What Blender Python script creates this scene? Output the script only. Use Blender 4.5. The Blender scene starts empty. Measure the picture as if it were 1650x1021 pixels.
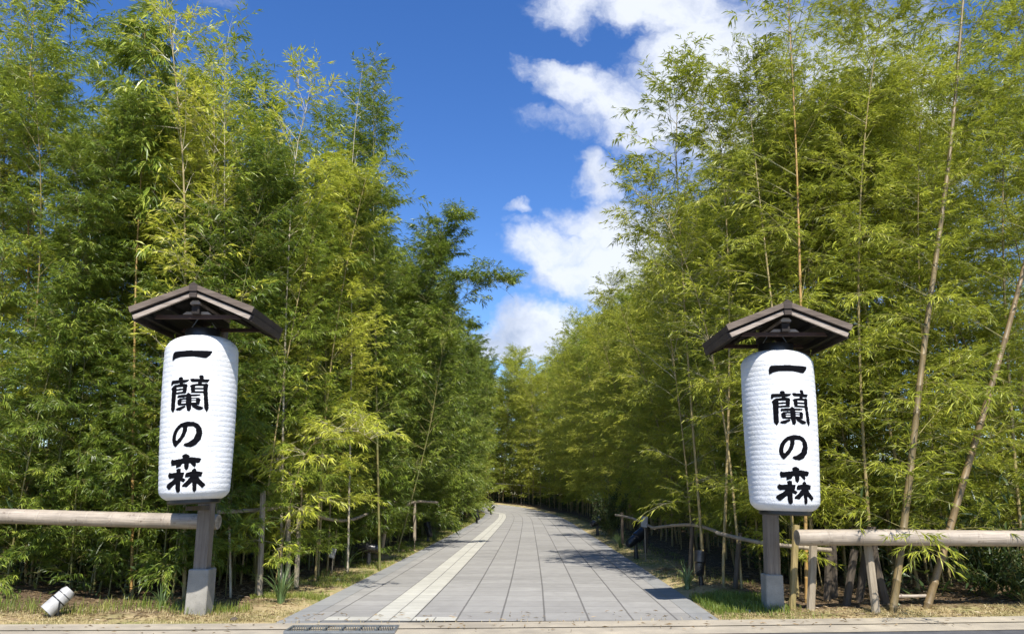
import bpy, bmesh, math, random
import numpy as np
from mathutils import Vector, Matrix
R = math.radians
scene = bpy.context.scene
col = scene.collection

# ------------------------------------------------------------------ camera
F = 1192.0; TH = math.atan(286.5/F); CH = 1.65
cam_d = bpy.data.cameras.new('camera'); cam = bpy.data.objects.new('camera', cam_d); col.objects.link(cam)
cam.location = (0, 0, CH); cam.rotation_euler = (math.pi/2+TH, 0, 0)
cam_d.sensor_width = 36; cam_d.lens = 36*F/1650; cam_d.clip_end = 3000; cam_d.clip_start = .05
scene.camera = cam

def ray(px, py):
    u = (px-825)/F; v = -(py-510.5)/F
    return u, math.cos(TH)-v*math.sin(TH), math.sin(TH)+v*math.cos(TH)
def at(px, py, Y):
    """world point at distance Y ahead that stands behind photo pixel (px, py)"""
    x, y, z = ray(px, py); t = Y/y
    return Vector((x*t, Y, CH+z*t))

# ------------------------------------------------------------------ sun + sky
to_sun = Vector((.56, -3.0, 3.92)).normalized()
sun_el = math.asin(to_sun.z); sun_az = math.atan2(to_sun.x, to_sun.y)
sl = bpy.data.lights.new('sun', 'SUN'); sl.energy = 5.0; sl.angle = R(.53); sl.color = (1, .95, .86)
sun = bpy.data.objects.new('sun', sl); col.objects.link(sun)
sun.rotation_euler = (-to_sun).to_track_quat('-Z', 'Y').to_euler(); sun.location = to_sun*50
scene.view_settings.view_transform = 'Standard'; scene.view_settings.look = 'None'
scene.view_settings.exposure = 0.6; scene.view_settings.gamma = 1
scene.render.engine = 'CYCLES'
cy = scene.cycles
cy.max_bounces = 4; cy.diffuse_bounces = 2; cy.glossy_bounces = 2; cy.transmission_bounces = 2; cy.transparent_max_bounces = 4

class NT:
    def __init__(s, tree): s.t = tree; s.n = tree.nodes; s.l = tree.links
    def new(s, typ, **kw):
        n = s.n.new(typ)
        for k, v in kw.items(): setattr(n, k, v)
        return n
    def put(s, sock, v):
        if v is None: return
        if isinstance(v, bpy.types.NodeSocket): s.l.new(v, sock)
        else:
            if isinstance(v, tuple) and len(v) == 3 and sock.type == 'RGBA': v = (*v, 1)
            sock.default_value = v
    def math(s, op, a, b=None, c=None, clamp=False):
        n = s.new('ShaderNodeMath', operation=op, use_clamp=clamp)
        for i, v in enumerate((a, b, c)): s.put(n.inputs[i], v)
        return n.outputs[0]
    def vmath(s, op, a, b=None, scale=None):
        n = s.new('ShaderNodeVectorMath', operation=op)
        s.put(n.inputs[0], a); s.put(n.inputs[1], b)
        if scale is not None: s.put(n.inputs['Scale'], scale)
        return n.outputs['Value'] if op in ('LENGTH', 'DOT_PRODUCT') else n.outputs[0]
    def noise(s, vec, scale=5, detail=4, rough=.55, dist=0, out='Fac'):
        n = s.new('ShaderNodeTexNoise')
        s.put(n.inputs['Vector'], vec); n.inputs['Scale'].default_value = scale; n.inputs['Detail'].default_value = detail
        n.inputs['Roughness'].default_value = rough; n.inputs['Distortion'].default_value = dist
        return n.outputs[out]
    def mapr(s, v, a, b, c=0., d=1., smooth=False):
        n = s.new('ShaderNodeMapRange'); n.interpolation_type = 'SMOOTHSTEP' if smooth else 'LINEAR'
        for i, x in enumerate((v, a, b, c, d)): s.put(n.inputs[i], x)
        return n.outputs[0]
    def mix(s, f, a, b, mode='MIX'):
        n = s.new('ShaderNodeMix', data_type='RGBA', blend_type=mode)
        s.put(n.inputs[0], f); s.put(n.inputs[6], a); s.put(n.inputs[7], b)
        return n.outputs[2]
    def ramp(s, f, stops):
        n = s.new('ShaderNodeValToRGB'); e = n.color_ramp.elements
        while len(e) < len(stops): e.new(.5)
        for i, (p, c) in enumerate(stops): e[i].position = p; e[i].color = (*c, 1)
        s.put(n.inputs[0], f); return n.outputs[0]
    def bump(s, h, strength=.4, dist=.01):
        n = s.new('ShaderNodeBump'); n.inputs['Strength'].default_value = strength; n.inputs['Distance'].default_value = dist
        s.put(n.inputs['Height'], h); return n.outputs[0]
    def comb(s, x, y, z):
        n = s.new('ShaderNodeCombineXYZ')
        for i, v in enumerate((x, y, z)): s.put(n.inputs[i], v)
        return n.outputs[0]
    def sep(s, v):
        n = s.new('ShaderNodeSeparateXYZ'); s.put(n.inputs[0], v); return n.outputs

world = bpy.data.worlds.new('World'); scene.world = world; world.use_nodes = True
world.node_tree.nodes.clear(); W = NT(world.node_tree)
sky = W.new('ShaderNodeTexSky', sky_type='NISHITA', sun_disc=False, sun_elevation=sun_el, sun_rotation=sun_az,
            air_density=1.0, dust_density=.15, ozone_density=3.0)
bg = W.new('ShaderNodeBackground'); 
hs = W.new('ShaderNodeHueSaturation'); hs.inputs['Saturation'].default_value = 1.27; hs.inputs['Hue'].default_value = .512; W.l.new(sky.outputs[0], hs.inputs['Color'])
W.l.new(hs.outputs[0], bg.inputs[0]); bg.inputs[1].default_value = .13
tc = W.new('ShaderNodeTexCoord')
dx, dy, dz = W.sep(tc.outputs['Generated'])
ady = W.math('MAXIMUM', W.math('ABSOLUTE', dy), .05)
ca, cb = W.math('DIVIDE', dx, ady), W.math('DIVIDE', dz, ady)
P2 = W.comb(ca, cb, 0.)
warp = W.vmath('SCALE', W.vmath('SUBTRACT', W.noise(P2, 7, 5, .6, out='Color'), (.5, .5, .5)), scale=.16)
PW = W.vmath('ADD', P2, warp)
wx, wy, _ = W.sep(PW)
BL = [(1040, 5, 190, 48, 1), (1150, 85, 150, 95, 1), (870, 122, 62, 32, .75), (945, 140, 95, 50, .8), (1035, 180, 150, 65, .9), (925, 205, 80, 28, .45),
      (965, 285, 52, 42, .8), (838, 318, 34, 16, .5), (860, 352, 60, 20, .35), (905, 395, 105, 50, .85), (985, 360, 100, 60, 1), (960, 440, 120, 55, 1), (1060, 420, 120, 120, 1),
      (865, 530, 100, 52, 1.15), (800, 560, 70, 40, 1), (960, 560, 120, 60, .9), (1330, 220, 270, 260, 1), (365, 22, 40, 16, .12), (700, 560, 90, 40, .7)]
dens = None
for px, py, rx, ry, amp in BL:
    x, y, z = ray(px, py); a0, b0 = x/y, z/y
    x1, y1, z1 = ray(px+rx, py); x2, y2, z2 = ray(px, py-ry)
    ra, rb = abs(x1/y1-a0), abs(z2/y2-b0)
    d = W.math('ADD', W.math('POWER', W.math('MULTIPLY', W.math('SUBTRACT', wx, a0), 1/ra), 2.), W.math('POWER', W.math('MULTIPLY', W.math('SUBTRACT', wy, b0), 1/rb), 2.))
    m = W.math('MULTIPLY', W.math('MAXIMUM', W.math('SUBTRACT', 1.35, d), 0.), amp/1.35)
    dens = m if dens is None else W.math('MAXIMUM', dens, m)
fb = W.noise(PW, 9, 9, .62)
dd = W.math('ADD', dens, W.math('MULTIPLY', W.math('SUBTRACT', fb, .5), 1.65))
has = W.mapr(dens, 0., .15)
alpha = W.math('MULTIPLY', W.mapr(dd, .08, .9, smooth=True), has)
alpha = W.math('MULTIPLY', alpha, .93)
shade = W.noise(W.vmath('ADD', PW, (3.1, .06, 0.)), 6, 6, .55)
ccol = W.mix(W.mapr(shade, .28, .52), (.38, .45, .60), (.80, .84, .92))
cbg = W.new('ShaderNodeBackground'); W.l.new(ccol, cbg.inputs[0]); cbg.inputs[1].default_value = .80
mx = W.new('ShaderNodeMixShader'); W.l.new(alpha, mx.inputs[0]); W.l.new(bg.outputs[0], mx.inputs[1]); W.l.new(cbg.outputs[0], mx.inputs[2])
wo = W.new('ShaderNodeOutputWorld'); W.l.new(mx.outputs[0], wo.inputs[0])

# ------------------------------------------------------------------ helpers
def mat(name):
    m = bpy.data.materials.new(name); m.use_nodes = True; t = NT(m.node_tree)
    return m, t, m.node_tree.nodes['Principled BSDF']
def tag(o, label=None, cat=None, group=None, kind=None):
    if label: o['label'] = label
    if cat: o['category'] = cat
    if group: o['group'] = group
    if kind: o['kind'] = kind
    return o
def empty(name, loc=(0, 0, 0), rz=0, **kw):
    o = bpy.data.objects.new(name, None); col.objects.link(o); o.location = loc; o.rotation_euler = (0, 0, rz); o.empty_display_size = .2
    return tag(o, **kw)
def link(name, me, parent=None, **kw):
    o = bpy.data.objects.new(name, me); col.objects.link(o)
    if parent is not None: o.parent = parent
    return tag(o, **kw)
def npmesh(name, V, Fs, mats, midx=None, smooth=False):
    """V (n,3) array; Fs list of (m,k) int arrays"""
    me = bpy.data.meshes.new(name); V = np.asarray(V, np.float32)
    me.vertices.add(len(V)); me.vertices.foreach_set('co', V.ravel())
    Fs = [np.asarray(f, np.int32) for f in Fs if len(f)]
    nl = sum(f.size for f in Fs); nf = sum(len(f) for f in Fs)
    me.loops.add(nl); me.polygons.add(nf)
    me.loops.foreach_set('vertex_index', np.concatenate([f.ravel() for f in Fs]))
    tot = np.concatenate([np.full(len(f), f.shape[1], np.int32) for f in Fs])
    st = np.concatenate([[0], np.cumsum(tot)[:-1]]).astype(np.int32)
    me.polygons.foreach_set('loop_start', st); me.polygons.foreach_set('loop_total', tot)
    for m in mats: me.materials.append(m)
    if midx is not None: me.polygons.foreach_set('material_index', np.asarray(midx, np.int32))
    me.polygons.foreach_set('use_smooth', np.full(nf, smooth))
    me.update(calc_edges=True); me.validate(); return me
class MB:
    """collects shapes, builds one mesh"""
    def __init__(s): s.bm = bmesh.new()
    def box(s, c, size, rot=None, bevel=0, taper=1.0):
        M = Matrix.Translation(c) @ (rot.to_4x4() if rot is not None else Matrix.Identity(4))
        r = bmesh.ops.create_cube(s.bm, size=1)
        vs = r['verts']
        for v in vs:
            k = taper if v.co.z > 0 else 1
            v.co = Vector((v.co.x*size[0]*k, v.co.y*size[1]*k, v.co.z*size[2]))
        if bevel:
            es = list({e for v in vs for e in v.link_edges})
            rb = bmesh.ops.bevel(s.bm, geom=es, offset=bevel, segments=1, affect='EDGES'); vs = list({v for f in rb['faces'] for v in f.verts} | {v for v in vs if v.is_valid})
        bmesh.ops.transform(s.bm, matrix=M, verts=vs); return s
    def prism(s, poly, axis_from, axis_to, plane):
        """poly of 2d points; plane maps (u,v,t)->Vector"""
        a = [s.bm.verts.new(plane(u, v, axis_from)) for u, v in poly]; b = [s.bm.verts.new(plane(u, v, axis_to)) for u, v in poly]
        n = len(poly)
        s.bm.faces.new(a); s.bm.faces.new(b[::-1])
        for i in range(n): s.bm.faces.new((a[i], b[i], b[(i+1) % n], a[(i+1) % n]))
        return s
    def tube(s, pts, rad, n=10, caps=True, hollow=0):
        pts = [Vector(p) for p in pts]; rad = rad if hasattr(rad, '__len__') else [rad]*len(pts)
        rings = []; ref = None
        for i, p in enumerate(pts):
            d = (pts[min(i+1, len(pts)-1)]-pts[max(i-1, 0)]).normalized()
            if ref is None: ref = Vector((0, 0, 1)) if abs(d.z) < .9 else Vector((1, 0, 0))
            u = (ref-d*ref.dot(d)).normalized(); ref = u; w = d.cross(u)
            rings.append([s.bm.verts.new(p+(u*math.cos(2*math.pi*k/n)+w*math.sin(2*math.pi*k/n))*rad[i]) for k in range(n)])
        for a, b in zip(rings, rings[1:]):
            for k in range(n): s.bm.faces.new((a[k], a[(k+1) % n], b[(k+1) % n], b[k]))
        if caps: s.bm.faces.new(rings[0][::-1]); s.bm.faces.new(rings[-1])
        return s
    def lathe(s, prof, n=24, M=None, close=True):
        rings = []
        M = M or Matrix.Identity(4)
        for r, z in prof: rings.append([s.bm.verts.new(M @ Vector((r*math.cos(2*math.pi*k/n), r*math.sin(2*math.pi*k/n), z))) for k in range(n)])
        for a, b in zip(rings, rings[1:]):
            for k in range(n): s.bm.faces.new((a[k], a[(k+1) % n], b[(k+1) % n], b[k]))
        if close: s.bm.faces.new(rings[0][::-1]); s.bm.faces.new(rings[-1])
        return s
    def build(s, name, m, parent=None, smooth=False, **kw):
        bmesh.ops.recalc_face_normals(s.bm, faces=s.bm.faces)
        me = bpy.data.meshes.new(name); s.bm.to_mesh(me); s.bm.free(); me.materials.append(m)
        if smooth:
            for p in me.polygons: p.use_smooth = True
            me.set_sharp_from_angle(angle=R(40))
        return link(name, me, parent, **kw)

# ------------------------------------------------------------------ materials
def leaf_mat(name, cols, rough=.42, trans=.32, clump=1.0):
    m, t, p = mat(name)
    g = t.new('ShaderNodeNewGeometry'); oi = t.new('ShaderNodeObjectInfo'); tcn = t.new('ShaderNodeTexCoord')
    rnd = t.math('ADD', t.math('MULTIPLY', g.outputs['Random Per Island'], .55), t.math('MULTIPLY', t.math('SUBTRACT', t.noise(tcn.outputs['Object'], .9*clump, 2), .28), .9))
    rnd = t.math('ADD', rnd, t.math('MULTIPLY', t.math('SUBTRACT', oi.outputs['Random'], .5), .35))
    c = t.ramp(rnd, cols)
    t.put(p.inputs['Base Color'], c); p.inputs['Roughness'].default_value = rough
    p.inputs['Specular IOR Level'].default_value = .45
    tr = t.new('ShaderNodeBsdfTranslucent')
    t.put(tr.inputs[0], t.mix(.4, c, (.40, .46, .04), 'MIX'))
    mxs = t.new('ShaderNodeMixShader'); mxs.inputs[0].default_value = trans
    t.l.new(p.outputs[0], mxs.inputs[1]); t.l.new(tr.outputs[0], mxs.inputs[2]); t.l.new(mxs.outputs[0], t.n['Material Output'].inputs[0])
    return m
M = {}
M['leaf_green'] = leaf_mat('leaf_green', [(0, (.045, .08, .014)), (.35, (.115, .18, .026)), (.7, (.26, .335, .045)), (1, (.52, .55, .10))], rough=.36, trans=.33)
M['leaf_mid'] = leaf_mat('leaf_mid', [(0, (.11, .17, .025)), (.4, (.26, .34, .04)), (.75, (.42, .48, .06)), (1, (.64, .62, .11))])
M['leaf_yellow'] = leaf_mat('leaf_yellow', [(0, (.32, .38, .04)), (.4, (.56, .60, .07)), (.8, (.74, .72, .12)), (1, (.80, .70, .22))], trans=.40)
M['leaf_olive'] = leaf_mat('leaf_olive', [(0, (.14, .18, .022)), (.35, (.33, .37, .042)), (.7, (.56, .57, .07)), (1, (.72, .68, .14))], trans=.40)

def stalk_mat(name, a, b, node=.3):
    m, t, p = mat(name)
    tcn = t.new('ShaderNodeTexCoord'); oi = t.new('ShaderNodeObjectInfo')
    sx, sy, sz = t.sep(tcn.outputs['Object'])
    n1 = t.noise(t.comb(t.math('MULTIPLY', sx, 6.), t.math('MULTIPLY', sy, 6.), t.math('MULTIPLY', sz, .9)), 2.2, 4)
    c = t.mix(t.mapr(n1, .35, .65), a, b)
    fine = t.noise(t.comb(t.math('MULTIPLY', sx, 60.), t.math('MULTIPLY', sy, 60.), t.math('MULTIPLY', sz, 2.)), 2, 3)
    c = t.mix(t.mapr(fine, .5, .8), c, (.09, .06, .03), 'MIX')
    t.put(p.inputs['Base Color'], t.mix(t.math('MULTIPLY', oi.outputs['Random'], .3), c, (.12, .12, .04)))
    p.inputs['Roughness'].default_value = .5
    return m
M['culm_green'] = stalk_mat('culm_green', (.10, .13, .035), (.20, .17, .06))
M['culm_tan'] = stalk_mat('culm_tan', (.42, .31, .14), (.30, .24, .10))
M['culm_orange'] = stalk_mat('culm_orange', (.50, .26, .07), (.40, .28, .10))
M['culm_big'] = stalk_mat('culm_big', (.27, .185, .085), (.15, .105, .05))
M['culm_dead'] = stalk_mat('culm_dead', (.55, .50, .40), (.40, .33, .22))
M['twig'] = stalk_mat('twig', (.30, .25, .09), (.22, .22, .07))

def bleached_bamboo():
    m, t, p = mat('bleached_bamboo')
    tcn = t.new('ShaderNodeTexCoord'); sx, sy, sz = t.sep(tcn.outputs['Object'])
    st = t.noise(t.comb(t.math('MULTIPLY', sx, .8), t.math('MULTIPLY', sy, 30.), t.math('MULTIPLY', sz, 30.)), 2.5, 4)
    c = t.mix(t.mapr(st, .35, .7), (.46, .39, .31), (.33, .275, .22))
    c = t.mix(t.mapr(t.noise(tcn.outputs['Object'], 1.7, 6, .65), .42, .68), c, (.26, .22, .175))
    c = t.mix(t.math('MULTIPLY', t.mapr(st, .5, .62), .5), c, (.20, .165, .13))
    c = t.mix(t.mapr(t.noise(tcn.outputs['Object'], 14, 3), .62, .75), c, (.16, .12, .09))
    t.put(p.inputs['Base Color'], c); p.inputs['Roughness'].default_value = .55
    t.put(p.inputs['Normal'], t.bump(st, .25, .01)); return m
M['bleached'] = bleached_bamboo()

def wood(name, a, b, cscale=1.0, axis=2, rough=.8):
    m, t, p = mat(name)
    tcn = t.new('ShaderNodeTexCoord'); s_ = list(t.sep(tcn.outputs['Object']))
    k = [14., 14., 14.]; k[axis] = .7
    v = t.comb(*[t.math('MULTIPLY', s_[i], k[i]*cscale) for i in range(3)])
    n1 = t.noise(v, 2.2, 6, .65, .6); n2 = t.noise(tcn.outputs['Object'], 2.5, 4)
    c = t.mix(t.mapr(n1, .35, .65), a, b)
    c = t.mix(t.mapr(n1, .60, .72), c, tuple(x*.22 for x in a))
    c = t.mix(t.math('MULTIPLY', t.mapr(n2, .4, .75), .5), c, tuple(x*.45 for x in b))
    t.put(p.inputs['Base Color'], c); p.inputs['Roughness'].default_value = rough
    t.put(p.inputs['Normal'], t.bump(n1, .6, .012)); return m
M['post'] = wood('weathered_post', (.24, .20, .16), (.15, .12, .095))
M['board'] = wood('weathered_board', (.48, .41, .35), (.27, .21, .165), axis=0)
M['board_dark'] = wood('roof_board_dark', (.085, .062, .05), (.045, .032, .026), axis=0)
M['board_mid'] = wood('weathered_board_mid', (.20, .155, .12), (.10, .072, .055), axis=0)
M['under'] = wood('roof_shade_wood', (.02, .012, .009), (.012, .008, .006), axis=1)  # near-black wood: the shade below the roof is put into its colour
M['beam'] = wood('beam_brown', (.09, .045, .035), (.05, .027, .02), axis=0)
M['stake'] = wood('grey_stake', (.40, .34, .25), (.26, .21, .15))
M['stake_dark'] = wood('dark_stake', (.11, .085, .06), (.07, .055, .04))

def concrete(name, a, b, sc=6):
    m, t, p = mat(name); tcn = t.new('ShaderNodeTexCoord')
    n1 = t.noise(tcn.outputs['Object'], sc, 8, .6); n2 = t.noise(tcn.outputs['Object'], 90, 3); n3 = t.noise(tcn.outputs['Object'], sc*.3, 5)
    c = t.mix(t.mapr(n1, .3, .7), a, b); c = t.mix(t.math('MULTIPLY', t.mapr(n2, .55, .7), .35), c, tuple(x*.4 for x in b))
    c = t.mix(t.math('MULTIPLY', t.mapr(n3, .5, .7), .4), c, tuple(x*.6 for x in b))
    t.put(p.inputs['Base Color'], c); p.inputs['Roughness'].default_value = .9
    t.put(p.inputs['Normal'], t.bump(t.math('ADD', n1, n2), .35, .006)); return m
M['concrete'] = concrete('concrete', (.34, .32, .28), (.21, .20, .175), 4)
M['gutter'] = concrete('gutter_concrete', (.46, .40, .30), (.28, .245, .19), 2.2)
M['asphalt'] = concrete('asphalt', (.10, .10, .105), (.06, .06, .065), 5)
M['stone'] = concrete('pebble', (.5, .48, .42), (.3, .28, .25), 10)

def simple(name, c, rough=.5, metal=0, bumpy=0):
    m, t, p = mat(name); tcn = t.new('ShaderNodeTexCoord')
    n = t.noise(tcn.outputs['Object'], 9, 5)
    t.put(p.inputs['Base Color'], t.mix(t.mapr(n, .35, .75), c, tuple(x*.7 for x in c)))
    p.inputs['Roughness'].default_value = rough; p.inputs['Metallic'].default_value = metal
    if bumpy: t.put(p.inputs['Normal'], t.bump(n, bumpy, .004))
    return m
M['ink'] = simple('ink', (.004, .004, .006), .85); M['ink'].node_tree.nodes['Principled BSDF'].inputs['Specular IOR Level'].default_value = .08
M['black_metal'] = simple('black_metal', (.02, .02, .022), .35)
M['white_metal'] = simple('white_metal', (.45, .44, .43), .4)
M['steel'] = simple('galvanised_steel', (.32, .34, .36), .4, .7)
M['glass'] = simple('lamp_glass', (.35, .36, .36), .08)
M['plate'] = simple('grey_plate', (.45, .44, .41), .5)
M['grass_blade'] = leaf_mat('grass_blade', [(0, (.08, .13, .02)), (.4, (.15, .22, .035)), (.7, (.28, .30, .06)), (1, (.46, .38, .16))], trans=.3)
M['grass_dry'] = leaf_mat('grass_dry', [(0, (.30, .25, .10)), (.5, (.50, .40, .20)), (1, (.62, .50, .28))], trans=.2)
M['grass_lily'] = leaf_mat('lily_blade', [(0, (.07, .13, .04)), (.5, (.16, .24, .09)), (1, (.42, .46, .28))], trans=.2)
M['litter'] = leaf_mat('litter', [(0, (.10, .065, .03)), (.5, (.25, .17, .09)), (1, (.45, .33, .18))], trans=.1)
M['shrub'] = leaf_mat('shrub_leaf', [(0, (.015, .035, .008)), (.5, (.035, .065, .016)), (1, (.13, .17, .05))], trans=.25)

def lantern_mat():
    m, t, p = mat('lantern_vinyl'); tcn = t.new('ShaderNodeTexCoord')
    s = tcn.outputs['Object']; sx, sy, sz = t.sep(s)
    ang = t.math('ARCTAN2', sx, sy)
    w1 = t.noise(t.comb(t.math('ADD', t.math('MULTIPLY', ang, 2.2), t.math('MULTIPLY', sz, 1.6)), t.math('MULTIPLY', sz, 7.), 0.), 2.6, 6, .7, 1.2)
    w2 = t.noise(t.comb(t.math('ADD', t.math('MULTIPLY', ang, 6.), t.math('MULTIPLY', sz, -5.)), t.math('MULTIPLY', sz, 4.), 0.), 3., 5, .65, .8)
    wr = t.math('ADD', w1, t.math('MULTIPLY', w2, .8))
    st = t.noise(s, 3, 5)
    t.put(p.inputs['Base Color'], t.mix(t.mapr(st, .42, .7), (.78, .79, .81), (.66, .665, .66)))
    p.inputs['Roughness'].default_value = .5
    t.put(p.inputs['Normal'], t.bump(wr, .36, .03))
    return m
M['lantern'] = lantern_mat()

def paving(name, a, b, tact=False):
    m, t, p = mat(name)
    uv = t.new('ShaderNodeUVMap'); uv.uv_map = 'metres'
    u, v, _ = t.sep(uv.outputs[0])     # u across the path, v along it
    def line(x, period, w):
        f = t.math('FRACT', t.math('DIVIDE', x, period)); d = t.math('MINIMUM', f, t.math('SUBTRACT', 1., f))
        return t.mapr(d, w/period*.5, w/period*1.0, 1., 0.)
    wob = t.math('MULTIPLY', t.math('SUBTRACT', t.noise(t.comb(u, v, 0.), 2.5, 3), .5), .012)
    per = .3 if tact else .6
    la = line(t.math('ADD', u, wob), per, .012 if tact else .017)
    lb = line(t.math('ADD', v, wob), per, .010 if tact else .013)
    cell = t.new('ShaderNodeTexWhiteNoise', noise_dimensions='2D')
    t.put(cell.inputs['Vector'], t.comb(t.math('FLOOR', t.math('DIVIDE', u, per)), t.math('FLOOR', t.math('DIVIDE', v, per)), 0.))
    big = t.noise(t.comb(u, v, 0.), .35, 5); fine = t.noise(t.comb(u, v, 0.), 60, 4); mid = t.noise(t.comb(u, v, 3.), 4, 6, .65)
    c = t.mix(cell.outputs['Value'], a, b)
    c = t.mix(t.math('MULTIPLY', t.mapr(mid, .35, .7), .5), c, tuple(x*.66 for x in b))
    c = t.mix(t.math('MULTIPLY', t.mapr(big, .4, .7), .3), c, tuple(x*1.2 for x in a))
    c = t.mix(t.math('MULTIPLY', t.mapr(fine, .55, .7), .3), c, tuple(x*.5 for x in b))
    c = t.mix(t.math('MULTIPLY', la, .68), c, (.06, .055, .05)); c = t.mix(t.math('MULTIPLY', lb, .5 if not tact else .35), c, (.06, .055, .05))
    t.put(p.inputs['Base Color'], c); p.inputs['Roughness'].default_value = .82
    h = t.math('SUBTRACT', t.math('MULTIPLY', fine, .15), t.math('MAXIMUM', la, t.math('MULTIPLY', lb, .6)))
    t.put(p.inputs['Normal'], t.bump(h, .5, .006)); return m
M['paver'] = paving('grey_pavers', (.33, .318, .296), (.262, .252, .234))
M['paver_edge'] = paving('edge_pavers', (.28, .28, .27), (.24, .24, .235))
M['tactile'] = paving('tactile_cream', (.50, .485, .42), (.43, .415, .36), True)

# ------------------------------------------------------------------ path + ground
CL = [(-.17, 9.0), (-.17, 10.2), (.0, 16), (.25, 27), (.52, 40), (.72, 52), (.72, 62), (.3, 74), (-1.3, 85), (-5., 94), (-11, 101), (-20, 107), (-32, 111)]
def catmull(P, k=14):
    out = []
    for i in range(len(P)-1):
        p0 = P[max(i-1, 0)]; p1 = P[i]; p2 = P[i+1]; p3 = P[min(i+2, len(P)-1)]
        for j in range(k):
            t = j/k
            out.append(tuple(.5*((2*b)+(-a+c)*t+(2*a-5*b+4*c-d)*t*t+(-a+3*b-3*c+d)*t**3) for a, b, c, d in zip(p0, p1, p2, p3)))
    out.append(P[-1]); return out
CC = np.array(catmull(CL))
seg = np.diff(CC, axis=0); CS = np.concatenate([[0], np.cumsum(np.hypot(seg[:, 0], seg[:, 1]))])
tang = np.gradient(CC, axis=0); tang /= np.linalg.norm(tang, axis=1)[:, None]; nrm = np.stack([tang[:, 1], -tang[:, 0]], 1)  # right side
def smooth(a, b, x): t = np.clip((x-a)/(b-a), 0, 1); return t*t*(3-2*t)
def rise(Y): return .75*smooth(74, 104, Y)
def pathdist(x, y):
    x = np.atleast_1d(x).astype(float); y = np.atleast_1d(y).astype(float)
    A = CC[:-1]; d = seg; L2 = (d**2).sum(1)
    best = np.full(x.shape, 1e9)
    for i in range(len(A)):
        t = np.clip(((x-A[i, 0])*d[i, 0]+(y-A[i, 1])*d[i, 1])/L2[i], 0, 1)
        q = np.hypot(x-A[i, 0]-t*d[i, 0], y-A[i, 1]-t*d[i, 1]); best = np.minimum(best, q)
    return best
def kerbY(x): return 10.30+.0052*(x+6.6)**2*.5+.014*(x+6.6)
HW = 2.97
def vn(x, y, s, seed=0):
    x = x*s+seed*17.3; y = y*s+seed*5.1
    return (np.sin(x*1.7+np.sin(y*1.3))+np.sin(y*2.1+np.sin(x*.9+2))+np.sin((x+y)*1.1+.5))/3
def H(x, y):
    x = np.atleast_1d(x).astype(float); y = np.atleast_1d(y).astype(float)
    d = pathdist(x, y)-HW
    front = smooth(0, 1.6, y-kerbY(x))
    z = rise(y)+front*(.03+.05*vn(x, y, 1.3)+.02*vn(x, y, 5, 1))*smooth(0, .5, d)
    z = z+front*smooth(2.5, 9, d)*.35+smooth(6, 40, d)*.6*front
    z = z-.05*(1-smooth(-.12, .05, d))
    z = np.where(y < kerbY(x)+.02, -.06, z)
    return z
def Hs(x, y): return float(H(x, y)[0])

xs = np.unique(np.concatenate([np.linspace(-300, -14, 20), np.linspace(-14, 14, 225), np.linspace(14, 300, 20)]))
ys = np.unique(np.concatenate([np.linspace(-60, 8, 8), np.linspace(8, 30, 190), np.linspace(30, 115, 170), np.linspace(115, 500, 20)]))
GX, GY = np.meshgrid(xs, ys); gz = H(GX.ravel(), GY.ravel())
V = np.stack([GX.ravel(), GY.ravel(), gz], 1); nx, ny = len(xs), len(ys)
i0 = (np.arange(ny-1)[:, None]*nx+np.arange(nx-1)[None, :]).ravel()
Q = np.stack([i0, i0+1, i0+1+nx, i0+nx], 1)
gm, t, p = mat('ground_soil')
tcn = t.new('ShaderNodeTexCoord'); at_ = t.new('ShaderNodeAttribute'); at_.attribute_name = 'verge'
o = tcn.outputs['Object']
n1 = t.noise(o, 1.4, 6, .6); n2 = t.noise(o, 11, 6, .7); n3 = t.noise(o, 45, 4, .6)
vergec = t.mix(t.mapr(n1, .42, .6), (.44, .34, .18), (.20, .21, .06))
vergec = t.mix(t.math('MULTIPLY', t.mapr(n2, .4, .62), .5), vergec, (.54, .42, .24))
soil = t.mix(t.mapr(n2, .35, .65), (.06, .04, .025), (.15, .10, .06))
soil = t.mix(t.math('MULTIPLY', t.mapr(n3, .5, .65), .6), soil, (.34, .26, .16))
c = t.mix(t.math('ADD', at_.outputs['Fac'], t.math('MULTIPLY', t.math('SUBTRACT', n2, .5), .5), clamp=True), soil, vergec)
c = t.mix(t.math('MULTIPLY', t.mapr(n3, .55, .75), .4), c, (.07, .055, .035))
t.put(p.inputs['Base Color'], c); p.inputs['Roughness'].default_value = .95; p.inputs['Specular IOR Level'].default_value = .15
t.put(p.inputs['Normal'], t.bump(t.math('ADD', n2, n3), .8, .03))
me = npmesh('ground', V, [Q], [gm], smooth=True)
dd_ = pathdist(V[:, 0], V[:, 1])-HW
vg = np.maximum(1-smooth(.5, 1.2, dd_), 1-smooth(.55, 1.0, V[:, 1]-kerbY(V[:, 0])))
ata = me.attributes.new('verge', 'FLOAT', 'POINT'); ata.data.foreach_set('value', vg.astype(np.float32))
link('ground', me, kind='structure')

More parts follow.
